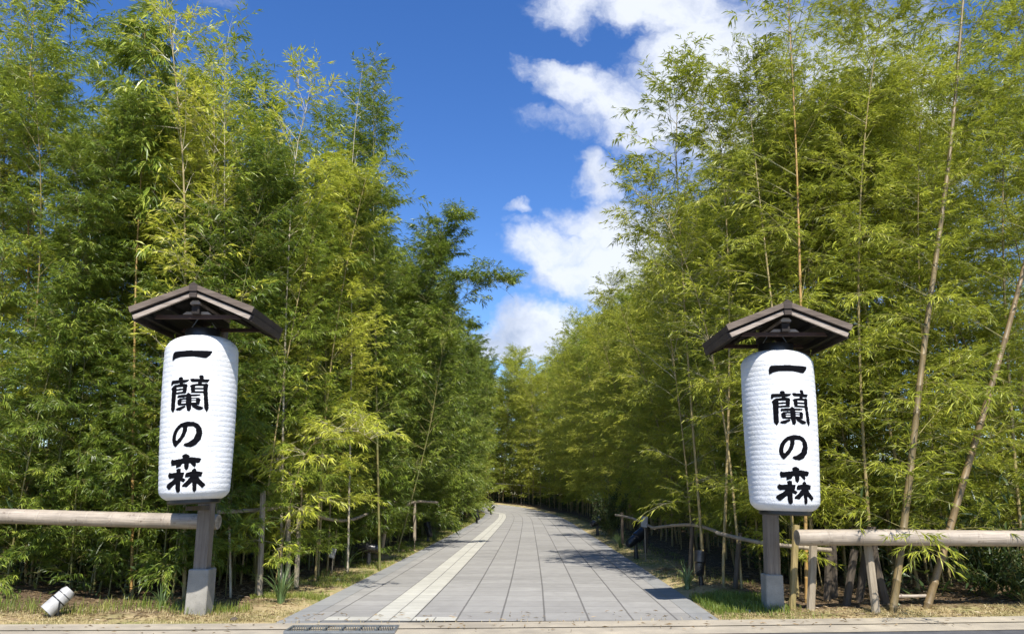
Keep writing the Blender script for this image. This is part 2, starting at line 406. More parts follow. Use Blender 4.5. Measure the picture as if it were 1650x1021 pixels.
def ribbon(name, u0, u1, s0, s1, z, m, nu=1, kind='structure', **kw):
    ii = [i for i in range(len(CS)) if s0 < CS[i] < s1]
    ss = np.unique(np.concatenate([[s0], CS[ii], np.arange(s0, min(s1, 40), .5), [s1]]))
    cx = np.interp(ss, CS, CC[:, 0]); cyy = np.interp(ss, CS, CC[:, 1]); nx_ = np.interp(ss, CS, nrm[:, 0]); ny_ = np.interp(ss, CS, nrm[:, 1])
    us = np.linspace(u0, u1, nu+1); Vv = []; UV = []
    for s_, a, b, c_, d in zip(ss, cx, cyy, nx_, ny_):
        for u in us:
            yy = b+d*u; xx = a+c_*u
            if s_ == s0 and name != 'tactile_branch': yy = kerbY(xx)-.0 if s0 < 1.5 else yy
            Vv.append((xx, yy, float(rise(b))+z)); UV.append((u+30, s_))
    w = nu+1; q = [(i*w+j, i*w+j+1, (i+1)*w+j+1, (i+1)*w+j) for i in range(len(ss)-1) for j in range(nu)]
    me = npmesh(name, Vv, [np.array(q)], [m]); uvl = me.uv_layers.new(name='metres')
    UV = np.array(UV, np.float32); li = np.empty(len(me.loops), np.int32); me.loops.foreach_get('vertex_index', li)
    uvl.data.foreach_set('uv', UV[li].ravel()); return link(name, me, kind=kind, **kw)
S_K = 1.35
END = CS[-1]-1
path = ribbon('path', -2.64, 2.64, S_K, END, .004, M['paver'], 4)
ribbon('path_edge', -HW, -2.643, S_K, END, .006, M['paver_edge'])
ribbon('path_edge', 2.643, HW, S_K, END, .006, M['paver_edge'])
ribbon('path_edge', -HW, HW, S_K-.0, S_K+.22, .010, M['paver_edge'])
def S_at(Y): return float(np.interp(Y, CC[:, 1], CS))
s68 = S_at(68)
ribbon('tactile_strip', -1.8, -1.2, S_K+.25, s68, .009, M['tactile'])
ribbon('tactile_strip', -2.4, -1.8, S_K+.25, S_K+.55, .0095, M['tactile'])
ribbon('tactile_strip', -1.2, -.6, S_K+.25, S_K+.55, .0095, M['tactile'])
# far branch of the guide strip, turning left
p1 = np.array([np.interp(s68, CS, CC[:, 0])-1.2, 68.0]); p2 = np.array([-2.45, 76.5])
dv = (p2-p1)/np.linalg.norm(p2-p1); nv = np.array([dv[1], -dv[0]])*.3
me = npmesh('tactile_strip', [(*(p1-nv), .0125+0.0), (*(p1+nv), .0125), (*(p2+nv), .03), (*(p2-nv), .03)], [np.array([[0, 1, 2, 3]])], [M['tactile']])
uvl = me.uv_layers.new(name='metres')
for i, uvv in enumerate([(0, 0), (.6, 0), (.6, 9), (0, 9)]): uvl.data[i].uv = uvv
link('tactile_strip', me, kind='structure')
# raised bars of the tactile strip, near part
# gutter and road
gx = np.linspace(-30, 30, 121)
def strip(name, off0, off1, z0, z1, m, kind='structure'):
    Vv = []
    for x in gx: Vv += [(x, kerbY(x)+off0, z0), (x, kerbY(x)+off1, z1)]
    n = len(gx); q = [(2*i, 2*i+2, 2*i+3, 2*i+1) for i in range(n-1)]
    return link(name, npmesh(name, Vv, [np.array(q)], [m]), kind=kind)
strip('kerb_strip', -.42, .012, .012, .014, M['gutter'])
strip('kerb_strip', -.88, -.428, -.005, .004, M['gutter'])
strip('road', -40, -.87, -.012, -.012, M['asphalt'])
strip('kerb_joint', -.43, -.415, -.010, -.010, M['stake_dark'])

# steel drain grating in the gutter
gr = empty('drain_grating', (-2.12, 9.92, .02), R(.8), label='grey steel drain grating let into the kerb in front of the path', cat='drain grating')
fb_ = MB()
fb_.box((0, -.2, 0), (1.36, .03, .03)); fb_.box((0, .2, 0), (1.36, .03, .03))
for sx_ in (-.665, .665): fb_.box((sx_, 0, .001), (.03, .37, .03))
fb_.build('frame', M['steel'], gr)
sb_ = MB()
for i in range(44): sb_.box((-.63+i*.0293, 0, .002), (.010, .368, .022), Matrix.Rotation(R(12), 3, 'Z'))
for i in range(5): sb_.box((-.43+i*.2155, 0, .006), (.022, .366, .02))
sb_.build('bars', M['steel'], gr)

# ------------------------------------------------------------------ lanterns
LG = {
'one': (61/478., [[(232,190),(245,140),(265,125),(450,120),(600,125),(700,125),(705,130),(680,180),(640,215),(600,215),(500,200),(350,200),(280,215),(238,240)]], []),
'ran': (58/635., [[(160,310),(175,290),(470,290),(475,300),(450,330),(400,345),(200,355),(180,380),(160,380)],
 [(300,255),(320,238),(355,238),(375,260),(380,372),(320,372),(320,290),(300,285)],
 [(490,280),(510,275),(775,285),(780,300),(750,345),(700,340),(520,335),(505,330),(490,300)],
 [(620,230),(640,213),(680,220),(692,245),(690,280),(665,300),(665,372),(605,372),(605,300),(640,290),(620,250)],
 [(165,425),(200,390),(240,370),(400,360),(440,365),(455,400),(445,430),(440,520),(430,525),(265,535),(262,780),(225,850),(190,800),(180,780),(180,460)],
 [(485,400),(520,375),(600,362),(700,365),(730,352),(765,375),(765,410),(758,440),(765,560),(790,770),(765,855),(720,780),(700,540),(690,525),(510,520),(505,430)],
 [(290,575),(310,550),(440,545),(655,548),(640,575),(520,580),(440,592),(300,600)],
 [(440,540),(470,512),(510,540),(525,600),(525,790),(500,838),(465,820),(455,770),(440,720)],
 [(300,640),(330,610),(440,600),(640,600),(660,640),(645,720),(600,725),(320,725),(300,690)],
 [(430,730),(440,760),(350,815),(300,810),(272,790),(290,770),(400,735)],
 [(530,725),(600,725),(700,760),(708,775),(690,805),(640,815),(600,800),(540,760)]],
 [[(272,418),(378,413),(378,436),(272,444)],[(272,473),(378,466),(378,490),(272,500)],[(568,406),(692,406),(688,432),(568,432)],[(568,463),(692,463),(692,489),(568,489)],
  [(372,634),(440,631),(440,654),(372,654)],[(372,670),(440,668),(440,692),(372,692)],[(525,620),(592,620),(592,642),(525,642)],[(525,660),(592,658),(592,682),(525,682)]]),
'no': (44/323., [[(195,240),(210,180),(240,130),(290,85),(350,68),(420,70),(470,95),(505,140),(518,200),(505,270),(460,330),(410,355),(360,352),(328,330),(340,310),(380,300),(430,260),(452,200),(450,150),(420,125),(365,125),(360,170),(340,230),(300,290),(240,350),(215,325),(198,290)]],
 [[(242,270),(240,230),(262,170),(300,130),(315,130),(312,180),(290,235),(255,275)]]),
'mori': (62/690., [[(220,275),(240,240),(270,255),(430,235),(560,218),(700,235),(725,250),(705,300),(680,325),(640,315),(648,350),(625,392),(570,340),(550,320),(535,320),(530,400),(497,442),(465,410),(455,330),(440,320),(420,335),(400,370),(318,395),(318,345),(235,355),(225,330)],
 [(420,190),(450,165),(485,158),(540,190),(530,245),(430,245)],
 [(325,415),(370,398),(405,405),(410,470),(335,470)],[(165,500),(200,458),(220,470),(330,468),(462,465),(462,500),(450,545),(430,555),(200,562),(180,540),(168,520)],
 [(320,550),(410,545),(410,770),(370,803),(335,780),(320,720)],[(310,545),(335,550),(325,650),(205,745),(180,740),(130,690),(150,655),(250,600)],[(405,540),(425,545),(495,590),(460,635),(400,605)],
 [(585,430),(625,403),(655,425),(660,460),(585,465)],[(480,510),(500,475),(590,455),(700,458),(758,475),(740,545),(690,548),(560,548),(480,555)],
 [(600,600),(675,600),(670,770),(640,800),(615,780),(605,740)],[(570,540),(690,540),(720,590),(818,685),(765,740),(680,665),(600,640),(580,650),(520,715),(440,705),(435,680),(500,620)]], []),
}
def inpoly(poly, X, Y):
    c = np.zeros(X.shape, bool); n = len(poly)
    for i in range(n):
        x1, y1 = poly[i]; x2, y2 = poly[(i+1) % n]
        if y1 == y2: continue
        k = ((y1 > Y) != (y2 > Y)) & (X < (x2-x1)*(Y-y1)/(y2-y1)+x1); c ^= k
    return c
LH = 2.27; LR = .490; NR = 33
def lan_r(z):    # z 0..LH
    q = z/LH
    r = LR*(1-.085*(1-q)**1.6)*(1+.03*math.sin(math.pi*min(1, q*1.05)))
    e = .21 if q > .5 else .15; dd = min(z, LH-z)
    e0 = .42 if q > .5 else .60
    if dd < e: r = r*(e0+(1-e0)*math.sqrt(max(0, 1-((e-dd)/e)**2)))
    return r + .0030*(1-abs(math.cos(math.pi*NR*q))**5)*(1 if dd > .05 else .3)
def glyph(name, key, uc, zc, sx, sz, step=.0045):
    k, polys, holes = LG[key]
    allp = np.array([q for pl in polys for q in pl], float); cx, cyy = (allp.min(0)+allp.max(0))/2
    hw = (allp[:, 0].max()-allp[:, 0].min())/2; hh = (allp[:, 1].max()-allp[:, 1].min())/2
    mx_, mz_ = k*sx, k*sz
    nu = int(2*hw*mx_/step)+3; nz = int(2*hh*mz_/step)+3
    uu = (np.arange(nu)-nu/2+.5)*step; zz = (np.arange(nz)-nz/2+.5)*step
    U, Z = np.meshgrid(uu, zz); X = U/mx_+cx; Y = cyy-Z/mz_
    ins = np.zeros(U.shape, bool)
    for pl in polys: ins |= inpoly(pl, X, Y)
    for pl in holes: ins &= ~inpoly(pl, X, Y)
    bm = bmesh.new(); vd = {}
    def vert(i, j):
        if (i, j) not in vd:
            u = uc+uu[0]-step/2+i*step; z = zc+zz[0]-step/2+j*step; r = lan_r(z)+.0035; ph = u/LR
            vd[(i, j)] = bm.verts.new((r*math.sin(ph), -r*math.cos(ph), z))
        return vd[(i, j)]
    for j, i in zip(*np.nonzero(ins)): bm.faces.new((vert(i, j), vert(i+1, j), vert(i+1, j+1), vert(i, j+1)))
    me = bpy.data.meshes.new(name); bm.to_mesh(me); bm.free(); me.materials.append(M['ink']); return me
SX, SZ = .0091, .0087
glyphs = []
for key, yc in (('one', 573), ('ran', 635), ('no', 700), ('mori', 762)):
    z = (at(303, yc, 10.01).z-at(313, 806, 10.5).z); glyphs.append(glyph('character', key, 0, z, SX, SZ))
bmL = MB(); NZ = NR*8
prof = [(lan_r(LH*i/NZ), LH*i/NZ) for i in range(NZ+1)]
bmL.lathe(prof, 96)
body0 = bmL.build('lantern_body', M['lantern'], smooth=False); lan_me = body0.data
for p_ in lan_me.polygons: p_.use_smooth = True
bpy.data.objects.remove(body0)
def lantern(top, bot, label, yaw=0):
    top, bot = Vector(top), Vector(bot); ax = (top-bot)
    root = empty('paper_lantern', bot, label=label, cat='lantern', group='tall white lanterns on either side of the path entrance')
    root.rotation_euler = Vector((0, 0, 1)).rotation_difference(ax.normalized()).to_euler(); s = ax.length/LH
    root.scale = (1, 1, s)
    if yaw: root.rotation_mode = 'QUATERNION'; root.rotation_quaternion = Vector((0, 0, 1)).rotation_difference(ax.normalized()) @ Matrix.Rotation(R(yaw), 3, 'Z').to_quaternion()
    body = link('lantern_body', lan_me, root)
    for g in glyphs: link('character', g, body)
    MB().lathe([(.24, LH-.035), (.245, LH+.10), (.235, LH+.115), (.19, LH+.115)], 32).build('top_ring', M['black_metal'], root, smooth=True)
    MB().lathe([(.33, -.045), (.345, -.03), (.345, .03), (.30, .045)], 32).build('bottom_ring', M['black_metal'], root, smooth=True)
    MB().tube([(-.2, 0, LH+.1), (0, 0, LH+.42)], .008, 6).tube([(.2, 0, LH+.1), (0, 0, LH+.42)], .008, 6).build('hanger', M['steel'], root)
    return root
YL = 10.5
lantern(at(327, 545, YL), at(313, 806, YL), 'tall white lantern with black writing, left of the path', 6)
lantern(at(1250, 568, YL), at(1265, 824, YL), 'tall white lantern with black writing, right of the path')

def roofpost(px, base_y, Yp, apex, Yf, label, handed, base_w):
    pb = at(px, base_y, Yp); pb.z = -.02
    ap = at(*apex, Yf)
    root = empty('roofed_post', (pb.x, Yp, 0), label=label, cat='lantern post', group='roofed wooden lantern posts')
    L = lambda v: Vector(v)-Vector((pb.x, Yp, 0))
    a = L((ap.x, Yf, ap.z))
    bh = base_w[1]
    MB().box((0, 0, bh/2-.03), (base_w[0], base_w[0], bh+.06), bevel=.012, taper=.97).build('concrete_base', M['concrete'], root).rotation_euler.y = R(2.2 if handed > 0 else 0)
    po = MB().box((0, 0, (a.z-.30+bh)/2-.05), (.19, .19, a.z-.30-bh+.1), bevel=.012).build('post', M['post'], root); po.rotation_euler.y = R(3.0 if handed > 0 else -1.0)
    w, dep, sl_ = .86, 1.32, .39
    rf = empty('roof', (0, 0, 0)); rf.parent = root; rf.location = a
    for s in (-1, 1):
        pl = lambda u, v, t: Vector((s*u, t, v))
        # upper slab with stepped layers, then barge board below it
        top_ = MB().prism([(0.045, .0-.045*sl_), (w, -w*sl_), (w-.03, -w*sl_-.078), (.045, -.078-.045*sl_)], 0, dep, pl); top_.build('roof_board', M['board_dark'], rf)
        MB().prism([(.03, -.001-.045*sl_+.012), (w+.004, -w*sl_+.010), (w-.026, -w*sl_-.068), (.03, -.03*sl_-.068)], -.022, -.002, pl).build('barge_board', M['board_mid'], rf)
        MB().prism([(.03, -.097-.03*sl_), (w-.045, -.097-w*sl_), (w-.075, -.155-w*sl_), (.03, -.155-.03*sl_)], .012, .052, pl).build('barge_board', M['board'], rf)
        MB().prism([(.0, -.088-.0*sl_), (w-.05, -.088-w*sl_+.01), (w-.055, -.112-w*sl_+.01), (.0, -.112)], .055, dep-.06, pl).build('soffit', M['under'], rf)
        MB().prism([(w-.052, -.09-w*sl_), (w-.015, -.09-w*sl_), (w-.045, -.17-w*sl_), (w-.075, -.17-w*sl_)], .0535, dep-.02, pl).build('eave_fascia', M['board_dark'], rf)
        MB().prism([(.03, -.097-.03*sl_), (w-.08, -.097-w*sl_), (w-.10, -.175-w*sl_), (.03, -.175-.03*sl_)], dep-.055, dep-.015, pl).build('barge_board', M['board_dark'], rf)
        for u in (.38, .68): MB().box((s*u, dep/2, -.15-u*sl_), (.06, dep-.14, .07)).build('purlin', M['under'], rf)
    MB().prism([(-.055, -.10), (-.055, -.005), (0, .028), (.055, -.005), (.055, -.10)], -.03, dep+.03, lambda u, v, t: Vector((u, t, v))).build('ridge_cap', M['board_dark'], rf)
    MB().prism([(-.05, -.18), (-.05, -.103), (.05, -.103), (.05, -.18)], -.012, .05, lambda u, v, t: Vector((u, t, v))).build('ridge_end', M['board_dark'], rf)
    MB().prism([(-.07, -.26), (-.07, -.235), (-.04, -.205), (.04, -.205), (.07, -.235), (.07, -.26)], .09, dep-.08, lambda u, v, t: Vector((u, t, v))).build('ridge_beam', M['board'], rf)
    MB().prism([(-.60, -.435), (-.56, -.385), (.56, -.385), (.60, -.435)], .20, .26, lambda u, v, t: Vector((u, t, v))).build('tie_beam', M['beam'], rf)
    MB().prism([(-.20, -.383), (-.15, -.345), (.15, -.345), (.20, -.383)], .18, .28, lambda u, v, t: Vector((u, t, v))).build('bracket', M['board'], rf)
    MB().prism([(-.60, -.435), (-.56, -.385), (.56, -.385), (.60, -.435)], dep-.26, dep-.20, lambda u, v, t: Vector((u, t, v))).build('tie_beam', M['beam'], rf)
    # cantilever arm that carries the roof and the lantern, with a slanted brace
    MB().box((0, dep/2+.02, -.33), (.11, dep-.2, .11)).build('arm', M['under'], rf)
    za = a.z
    MB().tube([(0, -.08, za-.95), (0, -.48, za-.42)], .035, 4).build('brace', M['stake_dark'], root)
    MB().box((0, -.36, at(px, 815, Yp).z-.02), (.10, .62, .06)).build('lower_arm', M['stake_dark'], root)
    return root
roofpost(331, 870, 11.25, (313, 458), 9.84, 'weathered post with a small gabled roof and concrete foot, left of the path', -1, (.30, .62))
roofpost(1237, 870, 11.5, (1268, 486), 9.84, 'weathered post with a small gabled roof and concrete foot, right of the path', 1, (.26, .52))

# ------------------------------------------------------------------ big horizontal bamboo rails
def bamboo_pole(name, a, b, r, label, cat, m, node=.42, hollow_start=False, group=None, sides=20):
    a, b = Vector(a), Vector(b); L = (b-a).length; rng = random.Random(int(L*1000))
    root = empty(name, a, label=label, cat=cat, group=group) if label else None
    root.rotation_euler = Vector((1, 0, 0)).rotation_difference((b-a).normalized()).to_euler()
    mb = MB(); pts = []; rad = []; x = 0
    if hollow_start: pts += [(.02, 0, 0), (0, 0, 0)]; rad += [r*.8, r*.83]
    pts.append((0, 0, 0)); rad.append(r*.97)
    while True:
        nxt = x+node*rng.uniform(.85, 1.15)
        if nxt > L-.12: break
        pts += [(x+.03, 0, 0), (nxt-.035, 0, 0), (nxt-.012, 0, 0), (nxt, 0, 0), (nxt+.012, 0, 0)]
        rad += [r, r*.995, r*1.035, r*.985, r*1.03]; x = nxt+.012
    pts.append((L, 0, 0)); rad.append(r)
    pts = [(p[0], .012*math.sin(p[0]*1.3), .010*math.sin(p[0]*.9+1)) for p in pts]
    mb.tube(pts, rad, sides, caps=not hollow_start)
    if hollow_start:
        pass
    mb.build('culm', m, root, smooth=True)
    if hollow_start:
        MB().tube([(.30, 0, .008), (.004, 0, .008)], [r*.5, r*.815], 20).build('hollow_shade', M['stake_dark'], root, smooth=True)  # closed dark plug; its colour stands in for shade inside the hollow culm
    return root
a = at(352, 841, 11.55); b = at(-60, 829, 11.9); c_ = b+(b-a)*.8
bamboo_pole('bamboo_rail', a, c_, .112, 'thick bleached bamboo rail running left from behind the lantern post', 'bamboo rail', M['bleached'], hollow_start=True)
a = at(1284, 866.5, 11.15); b = at(1700, 866, 11.3); c_ = b+(b-a)*.8
bamboo_pole('bamboo_rail', a, c_, .112, 'thick bleached bamboo rail with an open hollow end at the right of the path', 'bamboo rail', M['bleached'], hollow_start=True)

# ------------------------------------------------------------------ bamboo plants
def unit(v): return v/np.maximum(np.linalg.norm(v, axis=-1, keepdims=True), 1e-9)
UPV = np.array([0, 0, 1.])
def strands(P, rad, sides=3):
    """P (n,k,3) polylines, rad (n,k) -> verts, quads of thin tubes"""
    n, k, _ = P.shape
    D = np.empty_like(P); D[:, 1:-1] = P[:, 2:]-P[:, :-2]; D[:, 0] = P[:, 1]-P[:, 0]; D[:, -1] = P[:, -1]-P[:, -2]; D = unit(D)
    ref = np.where(np.abs(D[..., 2:3]) > .95, np.array([1., 0, 0]), UPV)
    U = unit(np.cross(D, ref)); Wv = np.cross(U, D)
    th = 2*np.pi*np.arange(sides)/sides
    V = P[:, :, None]+rad[:, :, None, None]*(U[:, :, None]*np.cos(th)[None, None, :, None]+Wv[:, :, None]*np.sin(th)[None, None, :, None])
    idx = np.arange(n*k*sides).reshape(n, k, sides)
    a_ = idx[:, :-1, :]; b_ = np.roll(a_, -1, 2); d_ = idx[:, 1:, :]; c2 = np.roll(d_, -1, 2)
    return V.reshape(-1, 3), np.stack([a_, b_, c2, d_], -1).reshape(-1, 4)
def leaf_geo(P, D, L, Wd, rng):
    up = UPV+rng.normal(0, .45, P.shape); S = unit(np.cross(D, up)); N = np.cross(S, D); L = L[:, None]; Wd = Wd[:, None]
    mid = P+D*L*.36
    v = np.stack([P, mid+S*Wd*.5+N*Wd*.18, P+D*L-UPV*L*rng.uniform(.02, .22, L.shape), mid-S*Wd*.5+N*Wd*.18], 1).reshape(-1, 3)
    b = np.arange(len(P))[:, None]*4
    return v, np.concatenate([b+np.array([0, 1, 2]), b+np.array([0, 2, 3])], 1).reshape(-1, 3)
def culm_curve(H_, lean, seed, n=60, arch=2.4):
    rng = np.random.default_rng(seed); az = rng.uniform(0, 6.28)
    t_ = np.linspace(0, 1, n); wob = .05*np.sin(t_*7+rng.uniform(0, 6))
    off = lean*t_**arch
    return np.stack([np.cos(az)*off+wob*.5, np.sin(az)*off+wob*.3, H_*t_-.25*abs(lean)*t_**4], 1)
def grow(curve, p, seed):
    """returns dict of arrays for culm, branches, leaves"""
    rng = np.random.default_rng(seed); n = len(curve)
    cl = np.concatenate([[0], np.cumsum(np.linalg.norm(np.diff(curve, axis=0), axis=1))]); Lt = cl[-1]
    f = lambda s: np.stack([np.interp(s, cl, curve[:, i]) for i in range(3)], -1)
    # culm nodes
    nodes = []; s = .12
    while s < Lt-.15:
        nodes.append(s); r_ = s/Lt
        s += p['inter']*(0.55+.9*math.sin(math.pi*min(1, .15+r_*.8)))*rng.uniform(.9, 1.1)
    nodes = np.array(nodes); rad = lambda s: p['r']*np.clip(1-.90*(np.asarray(s)/Lt)**1.25, .06, 1)
    ss = [0.]; rr = [p['r']]
    for q in nodes:
        w_ = .012+.2*p['r']
        ss += [q-w_, q-.2*w_, q+.2*w_, q+w_]; rr += [rad(q)*.99, rad(q)*1.14, rad(q)*1.10, rad(q)*.98]
    ss.append(Lt); rr.append(.002)
    CV, CQ = strands(f(np.array(ss))[None], np.array(rr)[None], p.get('sides', 8))
    # branches
    bs = []
    for q in nodes:
        r_ = q/Lt
        if q < p['h0']*(1 if rng.random() < .8 else .6): continue
        for _ in range(p['nb']):
            if rng.random() < p.get('skip', .12): continue
            bs.append((q, rng.uniform(0, 2*math.pi)))
    bs = np.array(bs); nb = len(bs)
    x = np.clip((bs[:, 0]-p['h0'])/(Lt-p['h0']), 0, 1)
    bl = p['bl']*(.40+.60*np.sin(np.pi*np.clip(x*.86+.14, 0, 1))**.7)*rng.uniform(.55, 1.25, nb)
    if 'face' in p:   # plants at the edge branch towards the light
        bs[:, 1] = p['face']+rng.normal(0, 1.3, nb)
    el = R(p['el'])+rng.normal(0, .22, nb)+x*.35
    K = 8; P = np.empty((nb, K, 3)); P[:, 0] = f(bs[:, 0]); d = np.stack([np.cos(bs[:, 1])*np.cos(el), np.sin(bs[:, 1])*np.cos(el), np.sin(el)], 1)
    for k in range(1, K):
        P[:, k] = P[:, k-1]+d*(bl/(K-1))[:, None]
        d = d-UPV*(p['droop']/(K-1))*bl[:, None]*(.5+k/K)+rng.normal(0, .05, d.shape); d = unit(d)
    br = (.0035+.0022*bl)[:, None]*np.linspace(1, .3, K)[None]
    BV, BQ = strands(P, br, 3)
    # twigs
    nt = p['nt']; tt = rng.uniform(p.get('t0', .22), 1.0, (nb, nt))**.85*(K-1); i_ = np.clip(tt.astype(int), 0, K-2); fr = (tt-i_)[..., None]
    ib = np.arange(nb)[:, None]
    T0 = P[ib, i_]*(1-fr)+P[ib, i_+1]*fr; TD = unit(P[ib, i_+1]-P[ib, i_])
    side = unit(np.cross(TD, UPV))*rng.choice([-1, 1], (nb, nt, 1)); 
    TD = unit(TD*.75+side*rng.uniform(.3, 1.0, (nb, nt, 1))+rng.normal(0, .28, TD.shape)+UPV*p.get('tw_up', .1))
    TLn = p['tl']*rng.uniform(.4, 1.2, (nb, nt)); ok = (rng.random((nb, nt)) < np.clip(bl/p['bl']*1.6, .25, 1)[:, None])
    T0 = T0[ok]; TD = TD[ok]; TLn = TLn[ok]
    T1 = T0+TD*(TLn*.55)[:, None]; TD2 = unit(TD-UPV*.25); T2 = T1+TD2*(TLn*.45)[:, None]
    TP = np.stack([T0, T1, T2], 1); TV, TQ = strands(TP, np.tile([.0022, .0016, .0009], (len(TP), 1)), 3)
    # leaves
    nl = p['nl']; u = np.concatenate([rng.uniform(.25, 1, (len(TP), nl-2)), np.ones((len(TP), 2))*.99], 1)
    LP = np.where(u[..., None] < .55, T0[:, None]+(T1-T0)[:, None]*(u/.55)[..., None], T1[:, None]+(T2-T1)[:, None]*((u-.55)/.45)[..., None])
    base = TD2[:, None]; sd = unit(np.cross(base, UPV))*rng.choice([-1, 1], u.shape)[..., None]
    LD = unit(base*.9+sd*rng.uniform(.1, .9, u.shape)[..., None]+rng.normal(0, .28, LP.shape)-UPV*rng.uniform(p['ld']-.25, p['ld']+.35, u.shape)[..., None])
    LL = p['ll']*rng.uniform(.6, 1.25, u.shape); LW = LL*p['lw']*rng.uniform(.8, 1.2, u.shape)
    keep = rng.random(u.shape) < .92
    LV, LF = leaf_geo(LP[keep], LD[keep], LL[keep], LW[keep], rng)
    return dict(culm=(CV, CQ), br=(np.concatenate([BV, TV]), np.concatenate([BQ, TQ+len(BV)])), leaf=(LV, LF))
GREEN = dict(r=.022, inter=.28, h0=.40, nb=3, bl=1.25, el=34, droop=.60, nt=20, tl=.42, nl=13, ll=.155, lw=.15, ld=.30, skip=.05)
MIDG = dict(r=.030, inter=.30, h0=.8, nb=3, bl=1.5, el=30, droop=.50, nt=21, tl=.44, nl=13, ll=.145, lw=.145, ld=.18)
YELL = dict(r=.030, inter=.32, h0=1.6, nb=3, bl=1.5, el=28, droop=.45, nt=22, tl=.44, nl=14, ll=.138, lw=.14, ld=.12)
OLIVE = dict(r=.034, inter=.31, h0=.8, nb=3, bl=1.85, el=22, droop=.38, nt=23, tl=.48, nl=14, ll=.142, lw=.14, ld=.10)
SPARSE = dict(r=.026, inter=.33, h0=4.0, nb=2, bl=1.3, el=40, droop=.40, nt=9, tl=.32, nl=8, ll=.16, lw=.17, ld=.2, skip=.2)
M['twig_pale'] = stalk_mat('twig_pale', (.55, .50, .36), (.42, .36, .22))
def plant_meshes(nm, g, cm, lm):
    return [('culm', npmesh('culm', g['culm'][0], [g['culm'][1]], [M[cm]], smooth=True)),
            ('branches', npmesh('branches', g['br'][0], [g['br'][1]], [M['twig_pale' if cm in ('culm_dead', 'culm_tan') and nm == 'h' else 'twig']])),
            ('foliage', npmesh('foliage', g['leaf'][0], [g['leaf'][1]], [M[lm]]))]
def place(meshes, loc, rz, sc, label, group=None, cat='bamboo', tilt=(0, 0)):
    root = empty('bamboo', loc, rz, label=label, cat=cat, group=group); root.scale = (sc, sc, sc)
    root.rotation_euler = (tilt[0], tilt[1], rz)
    for nm, me in meshes: link(nm, me, root)
    return root
VAR = {}; GEO = {}
spec = [('g', GREEN, [10.0, 11.5, 12.5, 9.0], 'culm_green', 'leaf_green', 1.1), ('m', MIDG, [11.5, 13.0, 12.2], 'culm_tan', 'leaf_mid', 1.5),
        ('y', YELL, [11.0, 12.5], 'culm_tan', 'leaf_yellow', 1.3), ('o', OLIVE, [11.5, 13.0, 12.0, 10.5], 'culm_tan', 'leaf_olive', 1.5)]
sd = 1
for k, pr, hs_, cm, lm, lean in spec:
    for j, h in enumerate(hs_):
        sd += 1; g = grow(culm_curve(h, lean*(0.7+.3*j), sd), pr, sd); GEO.setdefault(k, []).append(g); VAR.setdefault(k, []).append(plant_meshes(k, g, cm, lm))
rnd = random.Random(7)
TL = ([12, 17, 24, 35, 60, 90], [7.6, 9.8, 10.8, 11.3, 12.5, 15]); TR = ([12, 20, 28, 52, 90], [10.5, 10.2, 10.4, 13.5, 17.5])
HT = {q[0]: q[2] for q in spec}
PLACED = []
def put(k, x, y, label, group, sc=None, tilt=None):
    v = VAR[k]; i = rnd.randrange(len(v)); s = sc or 1
    if x < 0 and pathdist(x, y)[0] < HW+3.2 and y < 94: s = np.interp(y, *TL)*rnd.uniform(.88, 1.05)/HT[k][i]
    elif x > 0 and pathdist(x, y)[0] < HW+4.4 and y > 13.5 and y < 94: s = np.interp(y, *TR)*rnd.uniform(.88, 1.05)/HT[k][i]
    s = float(s)
    tl = tilt or (rnd.gauss(0, .03), rnd.gauss(0, .03))
    PLACED.append((x, y))
    return place(v[i], (x, y, Hs(x, y)-.03), rnd.uniform(0, 6.28), s, label, group, tilt=tl)
def side_pt(s, off):
    cx = np.interp(s, CS, CC[:, 0]); cyy = np.interp(s, CS, CC[:, 1]); a_ = np.interp(s, CS, nrm[:, 0]); b_ = np.interp(s, CS, nrm[:, 1])
    return float(cx+a_*off), float(cyy+b_*off)
# left front block, facing the road
ORD = 'first second third fourth fifth sixth seventh eighth ninth tenth eleventh twelfth'.split(); 
LFg = 'bamboos packed behind the long rail left of the path'
for r_, (dy_, sp_) in enumerate([(2.35, .62), (3.1, .7), (4.0, .8)]):
    x = -4.75-(.35 if r_ == 1 else 0); no = -1
    while x > -9.6-.55*r_:
        no += 1
        k = 'g' if (r_ == 0 or rnd.random() < (.45, .45, .1)[r_]) else ('y' if rnd.random() < .6 else 'm')
        put(k, x+rnd.uniform(-.2, .2), kerbY(x)+dy_+rnd.uniform(-.25, .25),
            {'g': 'dark green', 'y': 'yellow', 'm': 'light green'}[k]+' bamboo, '+ORD[min(no, 11)]+' left from the lantern in the '+('front', 'middle', 'back')[r_]+' line behind the left rail', LFg,
            sc=(rnd.uniform(.6, .8) if r_ == 0 else rnd.uniform(.66, .84)))
        x -= sp_*rnd.uniform(.85, 1.2)
